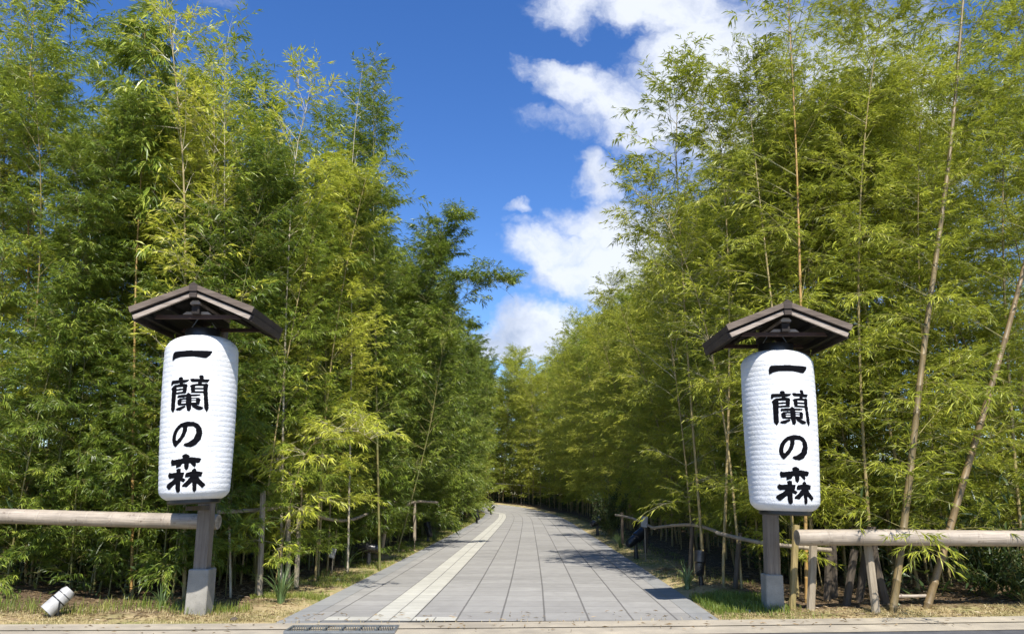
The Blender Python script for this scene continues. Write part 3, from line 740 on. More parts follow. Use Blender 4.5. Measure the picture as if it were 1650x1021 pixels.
# left side row along the path
cnt = {}
s = 4.0
while s < 84:
    near = s < 32; step = (.95 if near else 1.9)
    for off, pr in ((HW+.95, 1.), (HW+2.1, 1. if near else .8)):
        if rnd.random() > pr: continue
        x, y = side_pt(s+rnd.uniform(-.3, .3), -(off+rnd.uniform(-.25, .3)))
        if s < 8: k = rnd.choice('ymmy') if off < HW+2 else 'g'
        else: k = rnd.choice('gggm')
        cnt[off] = cnt.get(off, 0)+1; rowname = 'front' if off < HW+2 else 'second'
        if cnt[off] <= 12:
            put(k, x, y, {'g': 'green', 'm': 'mid green', 'y': 'yellow'}[k]+' bamboo, '+ORD[cnt[off]-1]+' from the lantern in the '+rowname+' row left of the path', 'bamboos lining the left edge of the path', sc=(.62+.035*(y-12))*rnd.uniform(.92, 1.08) if y < 22 else rnd.uniform(.9, 1.05)); continue
        lb = {'g': 'green leafy bamboo in the row along the left edge of the path', 'm': 'mid green bamboo in the row along the left edge of the path', 'y': 'yellow leaved bamboo beside the start of the path, left side'}[k]
        put(k, x, y, lb, {'g': 'green bamboos lining the left edge of the path', 'm': 'mid green bamboos lining the left edge of the path', 'y': 'yellow leaved bamboos at the start of the path'}[k])
    s += step*rnd.uniform(.85, 1.2)
# extra pale crowns behind the start of the left row
for i_, (s_, o_, k_, sc_) in enumerate([(4.6, 3.4, 'y', .80), (6.2, 3.2, 'm', .76), (7.6, 3.6, 'y', .82), (9.2, 3.3, 'm', .80), (11, 3.5, 'y', .80), (5.4, 4.6, 'y', .88), (8.4, 4.8, 'y', .86), (12.5, 3.6, 'm', .84)]):
    x, y = side_pt(s_, -(HW+o_)); o_b = place(VAR[k_][i_ % len(VAR[k_])], (x, y, Hs(x, y)-.03), i_*1.3, sc_, ('yellow' if k_ == 'y' else 'light green')+' bamboo, '+ORD[i_]+' of the pale crowns standing behind the start of the left row', 'pale crowns behind the start of the left row')
# right front block
for r_, (dy_, sp_) in enumerate([(2.2, .9), (3.1, .8), (4.2, .9)]):
    x = 5.0+.3*r_; no = -1
    while x < 10.4+.6*r_:
        no += 1
        put('o', x+rnd.uniform(-.25, .25), kerbY(x)+dy_+rnd.uniform(-.3, .3), 'olive bamboo, '+ORD[min(no, 11)]+' right from the lantern in the '+('front', 'middle', 'back')[r_]+' line behind the right rail', 'olive bamboos behind the rail right of the path', sc=rnd.uniform(.72, .93))
        x += sp_*rnd.uniform(.85, 1.2)
cnt = {}
s = 6.0
while s < 86:
    near = s < 32; step = (1.05 if near else 1.9)
    for off, pr in ((HW+2.3, 1.), (HW+3.5, 1. if near else .8)):
        if rnd.random() > pr: continue
        x, y = side_pt(s+rnd.uniform(-.3, .3), off+rnd.uniform(-.25, .3))
        k = rnd.choice('ooom')
        cnt[off] = cnt.get(off, 0)+1; rowname = 'front' if off < HW+3 else 'second'
        if cnt[off] <= 12:
            put(k, x, y, {'o': 'yellow green', 'm': 'mid green'}[k]+' bamboo, '+ORD[cnt[off]-1]+' from the lantern in the '+rowname+' row right of the path', 'bamboos lining the right edge of the path', sc=rnd.uniform(.74, .95)); continue
        lb = {'o': 'yellow green bamboo in the row along the right edge of the path', 'm': 'mid green bamboo in the row along the right edge of the path'}[k]
        put(k, x, y, lb, {'o': 'yellow green bamboos lining the right edge of the path', 'm': 'mid green bamboos lining the right edge of the path'}[k])
    s += step*rnd.uniform(.85, 1.2)
# wood closing the view where the path bends
s = 86.
while s < 118:
    for off in (HW+1.8, HW+3.4):
        x, y = side_pt(min(s, END), off+rnd.uniform(-.4, .5))
        put(rnd.choice('oym'), x, y, 'far bamboo standing beyond the bend of the path', 'far bamboos beyond the bend of the path', sc=rnd.uniform(1.4, 1.65))
    s += 1.5
print('PLACED', len(PLACED))
# deep thicket behind the counted rows: one mass each side
def thicket(name, pts, ks, label, leafm, culmm='culm_green', keep=.6):
    VV = []; FQ = []; FT = []; off = 0
    for (x, y) in pts:
        g = GEO[rnd.choice(ks)]; g = g[rnd.randrange(len(g))]; a_ = rnd.uniform(0, 6.28); s_ = rnd.uniform(.85, 1.1)*(1+.45*min(1, max(0, (y-25)/50))); ca_, sa_ = math.cos(a_)*s_, math.sin(a_)*s_
        Rm = np.array([[ca_, -sa_, 0], [sa_, ca_, 0], [0, 0, s_]]); T = np.array([x, y, Hs(x, y)-.03])
        for key, lst in (('culm', FQ), ('leaf', FT)):
            v, f = g[key]
            if key == 'leaf':    # thinner sampling, deeper inside nobody counts leaves
                nlv = len(v)//4; sel = np.nonzero(np.random.default_rng(int(x*100+y*7) & 0xffff).random(nlv) < keep)[0]
                v = v.reshape(-1, 4, 3)[sel].reshape(-1, 3); b_ = np.arange(len(sel))[:, None]*4
                f = np.concatenate([b_+np.array([0, 1, 2]), b_+np.array([0, 2, 3])], 1).reshape(-1, 3)
            VV.append(v @ Rm.T+T); lst.append(f+off); off += len(v)
    q = np.concatenate(FQ); t3 = np.concatenate(FT)
    me = npmesh(name, np.concatenate(VV), [q, t3], [M[culmm], M[leafm]], midx=np.concatenate([np.zeros(len(q)), np.ones(len(t3))]))
    link(name, me, label=label, cat='bamboo thicket', kind='stuff')
def jit(a_): return a_+rnd.uniform(-.45, .45)
ptsL = [(jit(-4.8-i*1.1), jit(15.6+j*1.2)) for i in range(7) for j in range(4)]
for s in np.arange(12, 84, 2.6):
    x, y = side_pt(s, -(HW+6.6)); ptsL.append((jit(x), jit(y)))
s = 10
while s < 84:
    x, y = side_pt(s, -(HW+4.2)); ptsL.append((jit(x), jit(y)));
    s += 2.2
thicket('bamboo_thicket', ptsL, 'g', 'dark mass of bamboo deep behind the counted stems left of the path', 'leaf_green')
ptsR = [(jit(6.6+i*1.2), jit(16.4+j*1.3)) for i in range(7) for j in range(3)]+[side_pt(q, HW+7.2) for q in np.arange(14, 84, 2.6)]
s = 12
while s < 84:
    x, y = side_pt(s, HW+4.8); ptsR.append((jit(x), jit(y)));
    s += 2.2
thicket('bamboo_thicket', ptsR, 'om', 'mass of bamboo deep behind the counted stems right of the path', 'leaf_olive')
ptsE = [(jit(x_), jit(y_)) for x_ in np.arange(-26, 14, 2.1) for y_ in (106, 109, 112) if pathdist(x_, y_)[0] > HW+2.5]
s = 84
while s < 120:
    for o_ in (HW+5, HW+7.5, HW+10):
        x, y = side_pt(min(s, END), o_); ptsE.append((jit(x), jit(y)))
    s += 2.4
thicket('bamboo_thicket', ptsE, 'oy', 'far mass of bamboo closing the view beyond the bend', 'leaf_olive', keep=1)

# ---- individually shaped bamboos
def from_pixels(pts, n=70):
    """pts: (px, py, Y) bottom to top"""
    W3 = [tuple(at(px, py, Y)) for px, py, Y in pts]
    return np.array(catmull(W3, max(3, n//(len(pts)-1))))
def hero(pts, p, cm, lm, label, seed, group=None, cat='bamboo'):
    c = from_pixels(pts); b = c[0].copy(); b[2] = Hs(b[0], b[1])-.05
    loc = b.copy(); c = c-loc; c[0] = 0
    g = grow(c, p, seed)
    return place(plant_meshes('h', g, cm, lm), loc, 0, 1, label, group, cat)
BIG = dict(OLIVE, r=.105, inter=.36, h0=1.0, nb=3, bl=1.5, nt=14, sides=14)
hero([(1438, 990, 11.4), (1462, 800, 11.5), (1490, 550, 11.7), (1530, 250, 11.9), (1552, 0, 12.1), (1568, -200, 12.4)], dict(BIG, r=.056), 'culm_big', 'leaf_olive', 'thick brown bamboo leaning right, its stem crossing the rail right of the path', 101)
hero([(1492, 985, 11.6), (1548, 790, 11.7), (1592, 640, 11.8), (1640, 470, 11.9), (1690, 250, 12.0), (1720, 0, 12.2)], dict(BIG, r=.056), 'culm_big', 'leaf_olive', 'thick bamboo curving up to the right, nearest the right side of the photo', 102)
hero([(1300, 985, 12.4), (1296, 700, 12.4), (1290, 480, 12.4), (1283, 250, 12.4), (1270, 0, 12.4), (1262, -120, 12.4)], dict(SPARSE, r=.032, h0=2.5, nb=3, bl=1.7, nt=9, nl=7, skip=.15), 'culm_orange', 'leaf_olive', 'tall reddish bamboo rising behind the right lantern roof', 103)
hero([(297, 960, 12.5), (299, 600, 12.5), (299, 440, 12.5), (294, 250, 12.5), (278, 80, 12.5), (262, -60, 12.5)], dict(SPARSE, r=.032, h0=3.5, nb=3, nt=9, nl=8), 'culm_tan', 'leaf_yellow', 'tall straw coloured bamboo rising behind the left lantern roof', 104)
hero([(212, 960, 12.75), (216, 600, 12.75), (220, 420, 12.75), (229, 250, 12.75), (233, 120, 12.75), (232, 20, 12.75)], dict(SPARSE, r=.027, h0=5.6, nb=4, bl=.55, el=20, droop=1.5, nt=9, nl=8, ll=.24, ld=.9, skip=.1), 'culm_orange', 'leaf_green', 'orange stemmed bamboo with a dark drooping topknot of leaves above the left thicket', 105)
hero([(345, 960, 12.7), (340, 600, 12.7), (338, 420, 12.7), (345, 250, 12.7), (344, 160, 12.7)], dict(SPARSE, r=.022, h0=3.0, nb=3, nt=10, nl=8), 'culm_tan', 'leaf_yellow', 'slim yellow bamboo behind the right slope of the left lantern roof', 106)
hero([(372, 960, 12.8), (364, 600, 12.8), (362, 380, 12.8), (362, 200, 12.8), (364, 60, 12.8)], dict(SPARSE, r=.022, h0=3.0, nb=3, nt=8, nl=7), 'culm_dead', 'leaf_mid', 'slim pale bamboo standing just right of the left lantern roof', 107)
hero([(452, 960, 13.6), (458, 600, 13.6), (468, 350, 13.6), (480, 230, 13.6), (492, 180, 13.6), (470, 120, 13.6)], dict(SPARSE, r=.026, h0=3.0, nb=3, bl=1.5, nt=10, nl=9), 'culm_dead', 'leaf_yellow', 'bleached bamboo with a yellow crown against the blue sky left of the path', 108)
hero([(560, 930, 16.5), (566, 600, 16.5), (566, 350, 16.5), (570, 230, 16.5), (584, 110, 16.5)], dict(SPARSE, r=.024, h0=8.8, nb=1, bl=.7, nt=3, nl=3), 'culm_dead', 'leaf_mid', 'dead bamboo with a bare white tip against the sky', 109)
hero([(612, 915, 17.5), (606, 600, 17.5), (602, 350, 17.5), (602, 200, 17.5), (603, 100, 17.5)], dict(SPARSE, r=.03, h0=5, nb=3, bl=1.15, nt=8, nl=8, skip=.05), 'culm_green', 'leaf_green', 'slender dark green bamboo with a feathery spire against the sky', 110)
hero([(42, 950, 13.5), (45, 600, 13.5), (46, 300, 13.5), (48, 130, 13.5), (60, -60, 13.5)], dict(SPARSE, r=.028, h0=3.0, nb=3, bl=1.6, nt=9, nl=8, skip=.1), 'culm_orange', 'leaf_yellow', 'brownish bamboo near the left side of the photo with a loose yellow crown', 111)
hero([(8, 950, 13.4), (4, 600, 13.4), (6, 300, 13.4), (18, 50, 13.4), (60, -60, 13.4)], dict(SPARSE, r=.022, h0=3.0, nb=3, nt=9, nl=8), 'culm_tan', 'leaf_mid', 'pale stemmed bamboo at the very left of the photo', 112)
hero([(640, 890, 22.), (690, 700, 22.), (715, 560, 22.), (745, 480, 22.), (800, 462, 22.), (828, 480, 22.)], dict(GREEN, h0=3.0, bl=1.0, nb=3), 'culm_green', 'leaf_green', 'green bamboo arching over the path from the left', 113)
hero([(640, 885, 24.), (668, 600, 24.), (690, 450, 24.), (718, 370, 24.), (748, 372, 24.)], dict(GREEN, h0=3.0, bl=1.3, nb=3), 'culm_green', 'leaf_green', 'green bamboo with its tip bent out above the left edge of the path', 114)
hero([(1135, 925, 15.), (1110, 600, 15.), (1095, 350, 15.), (1090, 200, 15.), (1110, 120, 15.)], dict(SPARSE, r=.03, h0=5, nb=3, bl=1.8, nt=15, nl=9, skip=.05, el=30), 'culm_tan', 'leaf_olive', 'airy bamboo spreading over the path edge below the clouds, right side', 115)
hero([(1165, 925, 14.), (1175, 600, 14.), (1170, 350, 14.), (1150, 200, 14.), (1080, 150, 14.)], dict(SPARSE, r=.03, h0=5, nb=3, bl=1.3, nt=15, nl=9, skip=.05, el=30), 'culm_tan', 'leaf_olive', 'bamboo with its crown hanging toward the path, left of the right lantern', 116)
hero([(1195, 940, 13.6), (1170, 700, 13.6), (1130, 500, 13.8), (1075, 360, 14.), (1015, 300, 14.2)], dict(OLIVE, r=.026, h0=2.5, bl=1.3, nt=14), 'culm_tan', 'leaf_olive', 'bamboo bending over the path just left of the right lantern roof', 117)
hero([(1120, 920, 16.), (1100, 700, 16.), (1070, 480, 16.), (1040, 380, 16.2), (1010, 370, 16.5)], dict(OLIVE, r=.024, h0=1.5, bl=1.4, nt=14), 'culm_tan', 'leaf_olive', 'bamboo bending out low over the right edge of the path', 118)
# low yellow spray beside the left lantern
sp_c = [(440, 960, 13.3), (470, 800, 13.2), (500, 720, 13.1), (560, 690, 12.9), (615, 720, 12.7)]
hero(sp_c, dict(YELL, r=.012, inter=.16, h0=1.1, nb=3, bl=.75, nt=9, tl=.28, nl=9, droop=.9, ld=.35, el=15), 'culm_tan', 'leaf_yellow', 'low bright yellow bamboo spray arching over the verge beside the left lantern', 120)

# ------------------------------------------------------------------ undergrowth and verges
def blades(name, pts, hgt, wid, m, rng, label, cat, kind='stuff', lean=.5):
    n = len(pts); az = rng.uniform(0, 6.28, n); h = hgt*rng.uniform(.4, 1.3, n); w = wid*rng.uniform(.7, 1.3, n)
    D = np.stack([np.cos(az), np.sin(az), np.zeros(n)], 1); S = np.stack([-np.sin(az), np.cos(az), np.zeros(n)], 1); ln = (lean*rng.uniform(.1, 1.2, n))[:, None]
    h_ = h[:, None]; w_ = w[:, None]
    m1 = pts+UPV*h_*.55+D*h_*ln*.3; tip = pts+UPV*h_*(.95-.25*ln)+D*h_*ln
    v = np.stack([pts-S*w_*.5, pts+S*w_*.5, m1+S*w_*.4, m1-S*w_*.4, tip], 1).reshape(-1, 3); b = np.arange(n)[:, None]*5
    me = npmesh(name, v, [b+np.array([0, 1, 2, 3]), b+np.array([3, 2, 4])], [m])
    return link(name, me, label=label, cat=cat, kind=kind)
rg = np.random.default_rng(5)
def verge_pts(n, side, s0, s1, o0, o1, dens=None):
    s_ = s0+(s1-s0)*rg.random(n)**1.6; o_ = HW+o0+(o1-o0)*rg.random(n)
    cx = np.interp(s_, CS, CC[:, 0])+np.interp(s_, CS, nrm[:, 0])*o_*side; cy_ = np.interp(s_, CS, CC[:, 1])+np.interp(s_, CS, nrm[:, 1])*o_*side
    k = cy_ > kerbY(cx)+.03; cx, cy_ = cx[k], cy_[k]
    kk = vn(cx, cy_, 1.6, 2)+.3*vn(cx, cy_, 6, 3) > -.25; cx, cy_ = cx[kk], cy_[kk]
    return np.stack([cx, cy_, H(cx, cy_)-.005], 1)
blades('grass', np.concatenate([verge_pts(42000, -1, 3.5, 60, .02, 1.15), verge_pts(9000, 1, 1.6, 60, .05, 1.5)]), .085, .007, M['grass_blade'], rg, 'short green grass along both verges of the path', 'grass')
def front_pts(n, x0, x1, d0, d1, thr=-.3):
    x = rg.uniform(x0, x1, n); y = kerbY(x)+rg.uniform(d0, d1, n); d = pathdist(x, y)-HW; k = (d > .03) & (vn(x, y, 2.2, 4) > thr); x, y = x[k], y[k]
    return np.stack([x, y, H(x, y)-.004], 1)
blades('dry_grass', np.concatenate([front_pts(9000, -9, -3, .05, 1.2), front_pts(6000, 2.8, 9, .05, .8), verge_pts(7000, -1, 1.5, 14, .02, 1.0), verge_pts(5000, 1, 1.5, 20, .02, 1.0)]), .05, .006, M['grass_dry'], rg, 'dry straw coloured grass on the front verge', 'dry grass', lean=1.4)
gp = lambda n, x0, x1, a_, b_: (lambda x: np.stack([x, kerbY(x)+rg.uniform(a_, b_, n), np.full(n, .014)], 1))(rg.uniform(x0, x1, n))
blades('grass', gp(260, -9, 9, -.02, .05), .05, .006, M['grass_dry'], rg, 'dry wisps of grass growing in the kerb joint', 'dry grass', lean=1.0)
blades('grass', front_pts(2600, -9.5, -3.6, .7, 1.4, .0), .16, .008, M['grass_blade'], rg, 'taller green grass at the foot of the left thicket', 'grass')
blades('grass', front_pts(5000, 2.85, 4.0, .5, 2.2, -.8), .13, .008, M['grass_blade'], rg, 'green grass patch in the shade beside the right post', 'grass')
# dark leafy undergrowth and bare canes inside the grove
def inner_pts(n):
    s_ = 3+(CS[-1]-5)*rg.random(n)**1.25; side = rg.choice([-1, 1], n); o_ = HW+rg.uniform(2.9, 8.5, n)
    cx = np.interp(s_, CS, CC[:, 0])+np.interp(s_, CS, nrm[:, 0])*o_*side; cy_ = np.interp(s_, CS, CC[:, 1])+np.interp(s_, CS, nrm[:, 1])*o_*side
    return cx, cy_
def front_in(n, x0, x1, lo=3.8, hi=7.5): x = rg.uniform(x0, x1, n); return x, kerbY(x)+rg.uniform(lo, hi, n)
def end_in(n): return rg.uniform(-34, 16, n), rg.uniform(103, 112, n)
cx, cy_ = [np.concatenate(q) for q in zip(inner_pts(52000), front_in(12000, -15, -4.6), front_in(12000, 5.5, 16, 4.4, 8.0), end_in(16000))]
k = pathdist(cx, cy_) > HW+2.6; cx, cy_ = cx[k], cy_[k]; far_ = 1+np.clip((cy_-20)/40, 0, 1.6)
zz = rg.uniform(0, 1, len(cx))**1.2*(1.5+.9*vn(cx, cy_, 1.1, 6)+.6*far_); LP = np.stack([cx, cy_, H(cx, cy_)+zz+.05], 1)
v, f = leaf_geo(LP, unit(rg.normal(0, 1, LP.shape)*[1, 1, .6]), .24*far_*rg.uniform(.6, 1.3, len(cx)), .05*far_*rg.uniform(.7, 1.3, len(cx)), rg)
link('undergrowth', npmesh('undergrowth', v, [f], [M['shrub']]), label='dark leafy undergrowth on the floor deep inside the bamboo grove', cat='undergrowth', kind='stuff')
def canes(name, cx, cy_, label, m):
    n = len(cx); h = rg.uniform(1.8, 4.2, n); az = rg.uniform(0, 6.28, n); ln = rg.uniform(0, .22, n)*h
    B = np.stack([cx, cy_, H(cx, cy_)-.05], 1); t_ = np.linspace(0, 1, 5)[None, :, None]
    P = B[:, None]+t_*np.stack([np.cos(az)*ln, np.sin(az)*ln, h], 1)[:, None]; r0 = rg.uniform(.009, .026, n)[:, None]*(1-.5*np.linspace(0, 1, 5))[None]
    v, q = strands(P, r0, 5); link(name, npmesh(name, v, [q], [M[m]]), label=label, cat='bare canes', kind='stuff')
a1 = front_in(90, -12, -4.7, 2.3, 6); s_ = rg.uniform(4, 60, 170); o_ = HW+rg.uniform(1.4, 5, 170)
canes('bare_canes', np.concatenate([a1[0], np.interp(s_, CS, CC[:, 0])-o_]), np.concatenate([a1[1], np.interp(s_, CS, CC[:, 1])]), 'many thin bare canes in the shade left of the path', 'culm_green')
a1 = front_in(60, 5, 13, 2.6, 6); s_ = rg.uniform(6, 60, 130); o_ = HW+rg.uniform(2., 5.5, 130)
canes('bare_canes', np.concatenate([a1[0], np.interp(s_, CS, CC[:, 0])+o_]), np.concatenate([a1[1], np.interp(s_, CS, CC[:, 1])]), 'many thin bare canes in the shade right of the path', 'culm_tan')
s_ = rg.uniform(82, 122, 150); o_ = HW+rg.uniform(1.8, 6, 150); s_ = np.minimum(s_, END)
canes('bare_canes', np.interp(s_, CS, CC[:, 0])+np.interp(s_, CS, nrm[:, 0])*o_, np.interp(s_, CS, CC[:, 1])+np.interp(s_, CS, nrm[:, 1])*o_, 'many thin bare canes on the bank beyond the bend', 'culm_tan')
# fallen leaf litter
def litter(name, pts, rng, label):
    n = len(pts); az = rng.uniform(0, 6.28, n); D = np.stack([np.cos(az), np.sin(az), rng.uniform(-.1, .35, n)], 1); 
    v, f = leaf_geo(pts+UPV*.006, unit(D), rng.uniform(.05, .14, n), rng.uniform(.01, .02, n), rng)
    link(name, npmesh(name, v, [f], [M['litter']]), label=label, cat='leaf litter', kind='stuff')
def box_pts(n, x0, x1, y0, y1):
    x = rg.uniform(x0, x1, n); y = rg.uniform(y0, y1, n); k = (pathdist(x, y)-HW > .2) & (y > kerbY(x)+.1); x, y = x[k], y[k]; return np.stack([x, y, H(x, y)], 1)
litter('fallen_leaves', gp(420, -9, 9, -.75, .9)*[1, 1, 1], rg, 'scattered fallen bamboo leaves on the kerb and the front of the path')
litter('leaf_litter', np.concatenate([box_pts(9000, -10, -3.2, 10.6, 17), box_pts(14000, 3, 11, 10.9, 18), box_pts(9000, -7, 7, 17, 40)]), rg, 'brown fallen leaves under the bamboo')

def tuft(px, py, Y, n, h, label, m='grass_lily', name='grass_tuft', lean=.9, w=.014):
    b = at(px, py, Y); b.z = Hs(b.x, b.y)
    rng = np.random.default_rng(int(px)); az = rng.uniform(0, 6.28, n); hh = h*rng.uniform(.5, 1.2, n); ln = lean*rng.uniform(.1, 1., n)
    t_ = np.linspace(0, 1, 6); Vv = []; Ff = []
    for i in range(n):
        d = np.array([math.cos(az[i]), math.sin(az[i]), 0]); sdv = np.array([-d[1], d[0], 0])
        b0 = d*rng.uniform(0, .06)
        for j, q in enumerate(t_):
            c = b0+d*hh[i]*ln[i]*q**1.6+UPV*hh[i]*(q-.55*ln[i]*q**2.6); ww = w*(1-q**2)*.5+.0008
            Vv += [c-sdv*ww, c+sdv*ww]
        o_ = i*12; Ff += [(o_+2*j, o_+2*j+1, o_+2*j+3, o_+2*j+2) for j in range(5)]
    me = npmesh(name, np.array(Vv), [np.array(Ff)], [M[m]]); ob = link(name, me, label=label, cat='plant'); ob.location = b; return ob
tuft(452, 975, 12.1, 90, .62, 'large tuft of long strap leaves on the left verge beside the path')
tuft(1108, 948, 14.0, 70, .50, 'pale strap leaved tuft at the right edge of the path, nearest the spotlight')
tuft(1000, 873, 24.5, 60, .7, 'grassy tuft at the right edge further along the path')
tuft(560, 905, 17.6, 30, .7, 'thin curved grass tuft around the black spotlight on the left verge', lean=1.2)
tuft(700, 862, 28., 40, .7, 'pale grass tuft on the left verge far along the path', lean=1.1)
tuft(260, 985, 11.6, 26, .34, 'small wiry grass tuft left of the left concrete foot')
# leafy shrubs
def shrub(px, Y, h, w, n, label, ll=.12, m='shrub', seed=1, zmin=.1):
    b = at(px, 900, Y); b.z = Hs(b.x, b.y); rng = np.random.default_rng(seed)
    root = empty('shrub', b, label=label, cat='shrub')
    nb = 26; az = rng.uniform(0, 6.28, nb); K = 6; P = np.zeros((nb, K, 3)); el = rng.uniform(.5, 1.4, nb); d = np.stack([np.cos(az)*np.cos(el), np.sin(az)*np.cos(el), np.sin(el)], 1); ln = np.hypot(w, h)*rng.uniform(.5, 1., nb)
    for k in range(1, K): P[:, k] = P[:, k-1]+d*(ln/(K-1))[:, None]*np.array([w/h, w/h, 1]); d = unit(d+rng.normal(0, .15, d.shape))
    V_, Q_ = strands(P, np.tile(np.linspace(.008, .002, K), (nb, 1)), 4)
    link('stems', npmesh('stems', V_, [Q_], [M['twig']]), root)
    bi = rng.integers(0, nb, n); ki = rng.uniform(1.2, K-1.01, n); i_ = ki.astype(int); fr = (ki-i_)[:, None]; LP = P[bi, i_]*(1-fr)+P[bi, i_+1]*fr+rng.normal(0, .04, (n, 3))
    LD = unit(rng.normal(0, 1, (n, 3))+UPV*.1); v, f = leaf_geo(LP, LD, ll*rng.uniform(.6, 1.2, n), ll*.3*rng.uniform(.8, 1.2, n), rng)
    link('foliage', npmesh('foliage', v, [f], [M[m]]), root)
shrub(1590, 12.3, 1.3, .9, 1500, 'broad leaved shrub in the undergrowth below the rail, at the right side of the photo', .13, seed=3)
shrub(1640, 11.9, 1.0, .7, 900, 'low bush in front of the broad leaved shrub at the right side', .12, seed=4)
shrub(985, 31, 2.4, 1.2, 2500, 'dark rounded bush at the right edge of the path before the bend', .14, seed=5)
shrub(1250, 15.5, 1.5, 1.2, 1500, 'shaded bush behind the right lantern post', .12, seed=6)

# ------------------------------------------------------------------ small stakes, fences, spotlights
def stick(name, pts, r, m, label, cat, group=None, n=8, nodes=False, parent=None):
    P3 = [at(*q) for q in pts]
    P3[0].z = min(P3[0].z, Hs(P3[0].x, P3[0].y)-.03) if parent is None and label else P3[0].z
    org = P3[0].copy(); C3 = [Vector(q) for q in catmull([tuple(p_-org) for p_ in P3], 5)] if len(P3) > 2 else [p_-org for p_ in P3]
    if parent is None:
        ob = MB().tube(C3, r, n).build(name, m, None, smooth=True, label=label, cat=cat, group=group); ob.location = org
    else:
        ob = MB().tube([c_+org-Vector(parent.location) for c_ in C3], r, n).build(name, m, parent, smooth=True)
    return ob
stick('bamboo_stump', [(1276, 990, 11.7), (1283, 845, 11.7)], .052, M['culm_tan'], 'short tan bamboo upright just left of the open rail end', 'bamboo upright')
stick('wooden_stake', [(1306, 993, 11.6), (1311, 862, 11.6)], .062, M['stake'], 'grey wooden upright below the open end of the right rail', 'stake')
stick('wooden_stake', [(1413, 996, 11.35), (1397, 868, 11.4)], .062, M['stake'], 'pale split stake leaning under the right rail', 'stake')
stick('wooden_stake', [(1428, 970, 11.9), (1410, 905, 11.9), (1404, 848, 11.9)], .07, M['stake_dark'], 'brown curved post standing behind the right rail', 'post')
for i, (x0, y0, x1, y1, Y) in enumerate([(1332, 990, 1336, 880, 12.4), (1361, 993, 1377, 885, 12.0), (1381, 993, 1395, 890, 12.2), (1345, 985, 1342, 870, 12.8), (1255, 985, 1250, 860, 12.6)]):
    stick('wooden_stake', [(x0, y0, Y), (x1, y1, Y)], .06, M['stake_dark'], 'dark upright in the shade under the right rail', 'stake', group='dark uprights under the right rail')
stick('bamboo_stub', [(1440, 960, 11.6), (1500, 959, 11.65)], .022, M['bleached'], None, None)
bpy.data.objects[-1] if False else None
for o_ in list(col.objects):
    if o_.name.startswith('bamboo_stub'): tag(o_, 'short pale horizontal bamboo stub between the two thick bamboos', 'bamboo stub')
# crooked branch rail on the right, on its posts
rf_ = empty('branch_fence', at(1330, 885, 12.2), label='low crooked branch fence on the right verge, running from the post along the path', cat='fence')
for q in ([(1340, 886, 12.0), (1280, 880, 12.2), (1222, 873, 12.6), (1155, 858, 14.)], [(1170, 862, 14.), (1115, 845, 16.), (1050, 850, 18.5)], [(1055, 851, 18.5), (1020, 835, 21.), (992, 829, 23)]):
    stick('rail', q, .032, M['stake'], None, None, parent=rf_)
for q in ([(1185, 945, 13.6), (1192, 858, 13.6)], [(1112, 925, 16.), (1116, 840, 16.)], [(1040, 890, 19.5), (1042, 830, 19.5)], [(1003, 875, 22.5), (1002, 825, 22.5)]):
    stick('post', q, .045, M['stake_dark'], None, None, parent=rf_)
lf = empty('branch_fence', at(350, 900, 12.5), label='low thin bamboo fence on the left verge, running from the post along the path', cat='fence')
for q in ([(352, 824, 12.3), (400, 822, 12.8), (463, 817, 13.8)], [(463, 822, 13.8), (525, 833, 16.2)], [(520, 834, 16.2), (560, 838, 17.5), (600, 824, 19.), (636, 808, 20.5)], [(645, 822, 21.), (668, 808, 23), (705, 809, 26)]):
    stick('rail', q, .034, M['stake'], None, None, parent=lf)
for q in ([(464, 945, 13.6), (464, 815, 13.6)], [(477, 945, 13.9), (482, 835, 13.9)], [(615, 890, 20.), (628, 805, 20.)], [(668, 870, 23), (668, 808, 23)], [(418, 965, 12.7), (424, 790, 12.7)]):
    stick('post', q, .045, M['stake'], None, None, parent=lf)
ff = empty('branch_fence', at(800, 800, 92), label='thin rail fence on the bank beyond the bend of the path', cat='fence')
stick('rail', [(792, 778, 98), (850, 782, 92), (900, 788, 86), (945, 796, 80)], .05, M['bleached'], None, None, parent=ff)
for q in ([(840, 812, 92), (840, 780, 92)], [(896, 822, 85), (896, 787, 85)], [(930, 826, 80), (930, 793, 80)]): stick('post', q, .06, M['stake_dark'], None, None, parent=ff)

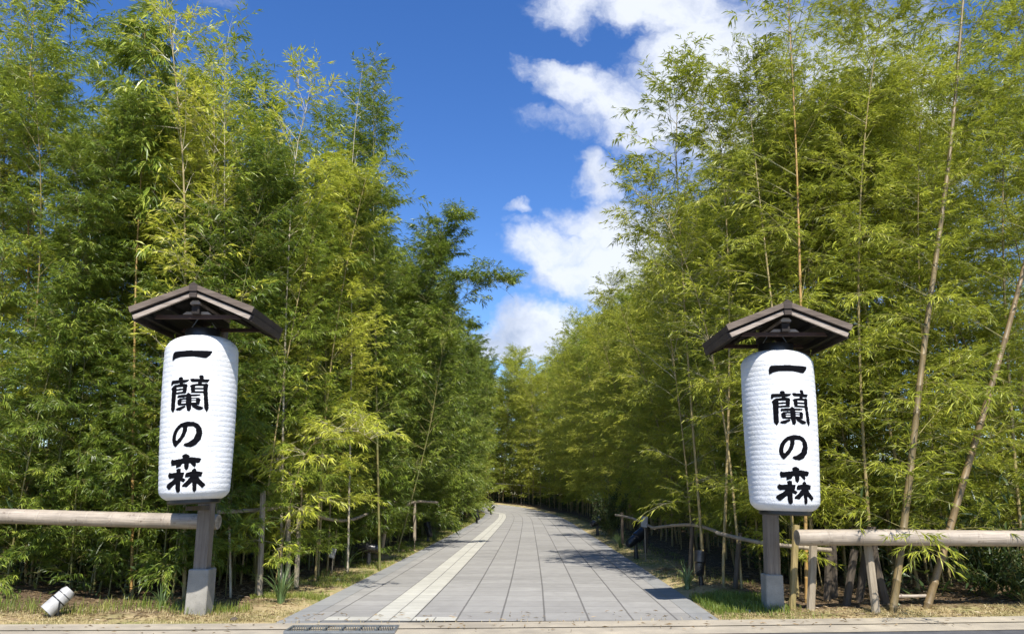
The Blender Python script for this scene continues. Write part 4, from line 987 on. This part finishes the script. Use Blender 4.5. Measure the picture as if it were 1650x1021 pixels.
def spotlight(px, py, Y, s, aim, m, label, group=None, white=False):
    b = at(px, py, Y); b.z = Hs(b.x, b.y)
    root = empty('spotlight', b, label=label, cat='spotlight', group=group)
    d = Vector(aim).normalized(); q = Vector((0, 0, 1)).rotation_difference(d).to_matrix().to_4x4()
    hgt = .20 if white else .34*s
    T = Matrix.Translation((0, 0, hgt)) @ q
    if white:
        MB().lathe([(.12*s, -.30*s), (.155*s, -.22*s), (.16*s, -.02*s)], 28, T).build('rear_housing', m, root, smooth=True)
        MB().lathe([(.163*s, -.02*s), (.163*s, .006*s)], 28, T).build('band', M['black_metal'], root, smooth=True)
        MB().lathe([(.165*s, .006*s), (.168*s, .28*s), (.155*s, .28*s), (.15*s, .22*s)], 28, T).build('head', m, root, smooth=True)
        MB().lathe([(.157*s, .262*s), (.157*s, .27*s)], 28, T).build('glass', M['glass'], root)
        sd_ = d.cross(Vector((0, 0, 1))).normalized()
        MB().tube([Vector((0, 0, hgt))+sd_*.17*s, Vector((0, 0, .03))+sd_*.17*s, Vector((0, 0, .03))-sd_*.17*s, Vector((0, 0, hgt))-sd_*.17*s], .012, 6).build('bracket', M['black_metal'], root)
        MB().lathe([(.158*s, -.16*s), (.162*s, -.16*s), (.162*s, -.145*s), (.158*s, -.145*s)], 28, T).build('band', M['black_metal'], root)
        MB().tube([(0, 0, -.05), (0, 0, hgt)], .03, 8).build('stake', M['black_metal'], root)
    else:
        MB().lathe([(.05*s, -.2*s), (.075*s, -.17*s), (.08*s, .0), (.10*s, .02*s), (.10*s, .2*s), (.09*s, .2*s), (.085*s, .16*s)], 18, T).build('head', m, root, smooth=True)
        MB().lathe([(.088*s, .15*s), (.088*s, .16*s)], 18, T).build('glass', M['glass'], root)
        MB().box((0, 0, hgt*.72), (.05*s, .05*s, .14*s)).build('bracket', M['black_metal'], root)
        MB().tube([(0, 0, -.05), (0, 0, .02), (0, 0, hgt*.7)], [.05*s, .045*s, .03*s], 10).build('stake', M['black_metal'], root, smooth=True)
spotlight(90, 996, 10.95, .64, (-.50, -.42, -.66), M['white_metal'], 'white cylindrical spotlight tipped over on the ground in the left corner', white=True)
spotlight(594, 908, 18.4, 1.25, (-1, .1, .12), M['black_metal'], 'black garden spotlight on the left verge, nearest the camera', 'black garden spotlights along the path')
spotlight(690, 870, 27.5, 1.3, (-.3, .2, 1), M['black_metal'], 'black upright garden spotlight on the left verge, second from the camera', 'black garden spotlights along the path')
spotlight(768, 846, 46., 1.6, (-.3, .2, .8), M['black_metal'], 'black garden spotlight on the left verge, third from the camera', 'black garden spotlights along the path')
spotlight(791, 828, 66., 1.7, (.7, .3, .6), M['black_metal'], 'black garden spotlight at the bend, furthest on the left verge', 'black garden spotlights along the path')
spotlight(1130, 945, 14.2, 1.1, (.15, .1, 1), M['black_metal'], 'black upright garden spotlight near the right post', 'black garden spotlights along the path')
spotlight(1025, 890, 20.5, 1.5, (.9, .4, .6), M['black_metal'], 'black garden spotlight on the right verge, second from the camera', 'black garden spotlights along the path')
spotlight(963, 860, 32., 1.6, (.9, .2, .4), M['black_metal'], 'black garden spotlight on the right verge, furthest from the camera', 'black garden spotlights along the path')
# small plates on stakes
def plate(px, py, Y, hgt, label, w=.12, h=.2, tilt=.1):
    b = at(px, py, Y); b.z = Hs(b.x, b.y); root = empty('plate_on_stake', b, label=label, cat='marker plate')
    MB().tube([(0, 0, -.05), (.01, 0, hgt)], .012, 6).build('stake', M['stake'], root)
    MB().box((0, -.02, hgt), (w, .012, h), Matrix.Rotation(tilt, 3, 'Y')).build('plate', M['plate'], root)
plate(535, 915, 16.6, .42, 'small grey plate on a stake under the left branch fence', .12, .2, .25)
plate(668, 876, 24., .75, 'narrow pale plate on a stake on the left verge', .07, .25, -.15)
plate(617, 890, 20.2, 1.35, 'grey lamp plate hanging high on a left fence post', .16, .3)
plate(1040, 888, 19.3, .95, 'grey plate fixed high on a right fence post', .16, .26)
# pebbles
for i, (px, py, Y, r_, lb) in enumerate([(377, 1003, 10.65, .055, 'dark stone on the dry verge left of the path'), (1205, 985, 11.3, .055, 'pale stone beside the right concrete foot'), (1176, 980, 11.6, .035, 'small white stone on the grass left of the right concrete foot'), (545, 930, 15.4, .05, 'pale round stone on the left verge below the branch fence')]):
    b = at(px, py, Y); b.z = Hs(b.x, b.y)+r_*.3; bm = bmesh.new(); bmesh.ops.create_icosphere(bm, subdivisions=2, radius=r_)
    for v in bm.verts: v.co *= rnd.uniform(.85, 1.12); v.co.z *= .7
    me = bpy.data.meshes.new('stone'); bm.to_mesh(me); bm.free(); me.materials.append(M['stone'] if i else M['stake_dark']); ob = link('stone', me, label=lb, cat='stone'); ob.location = b
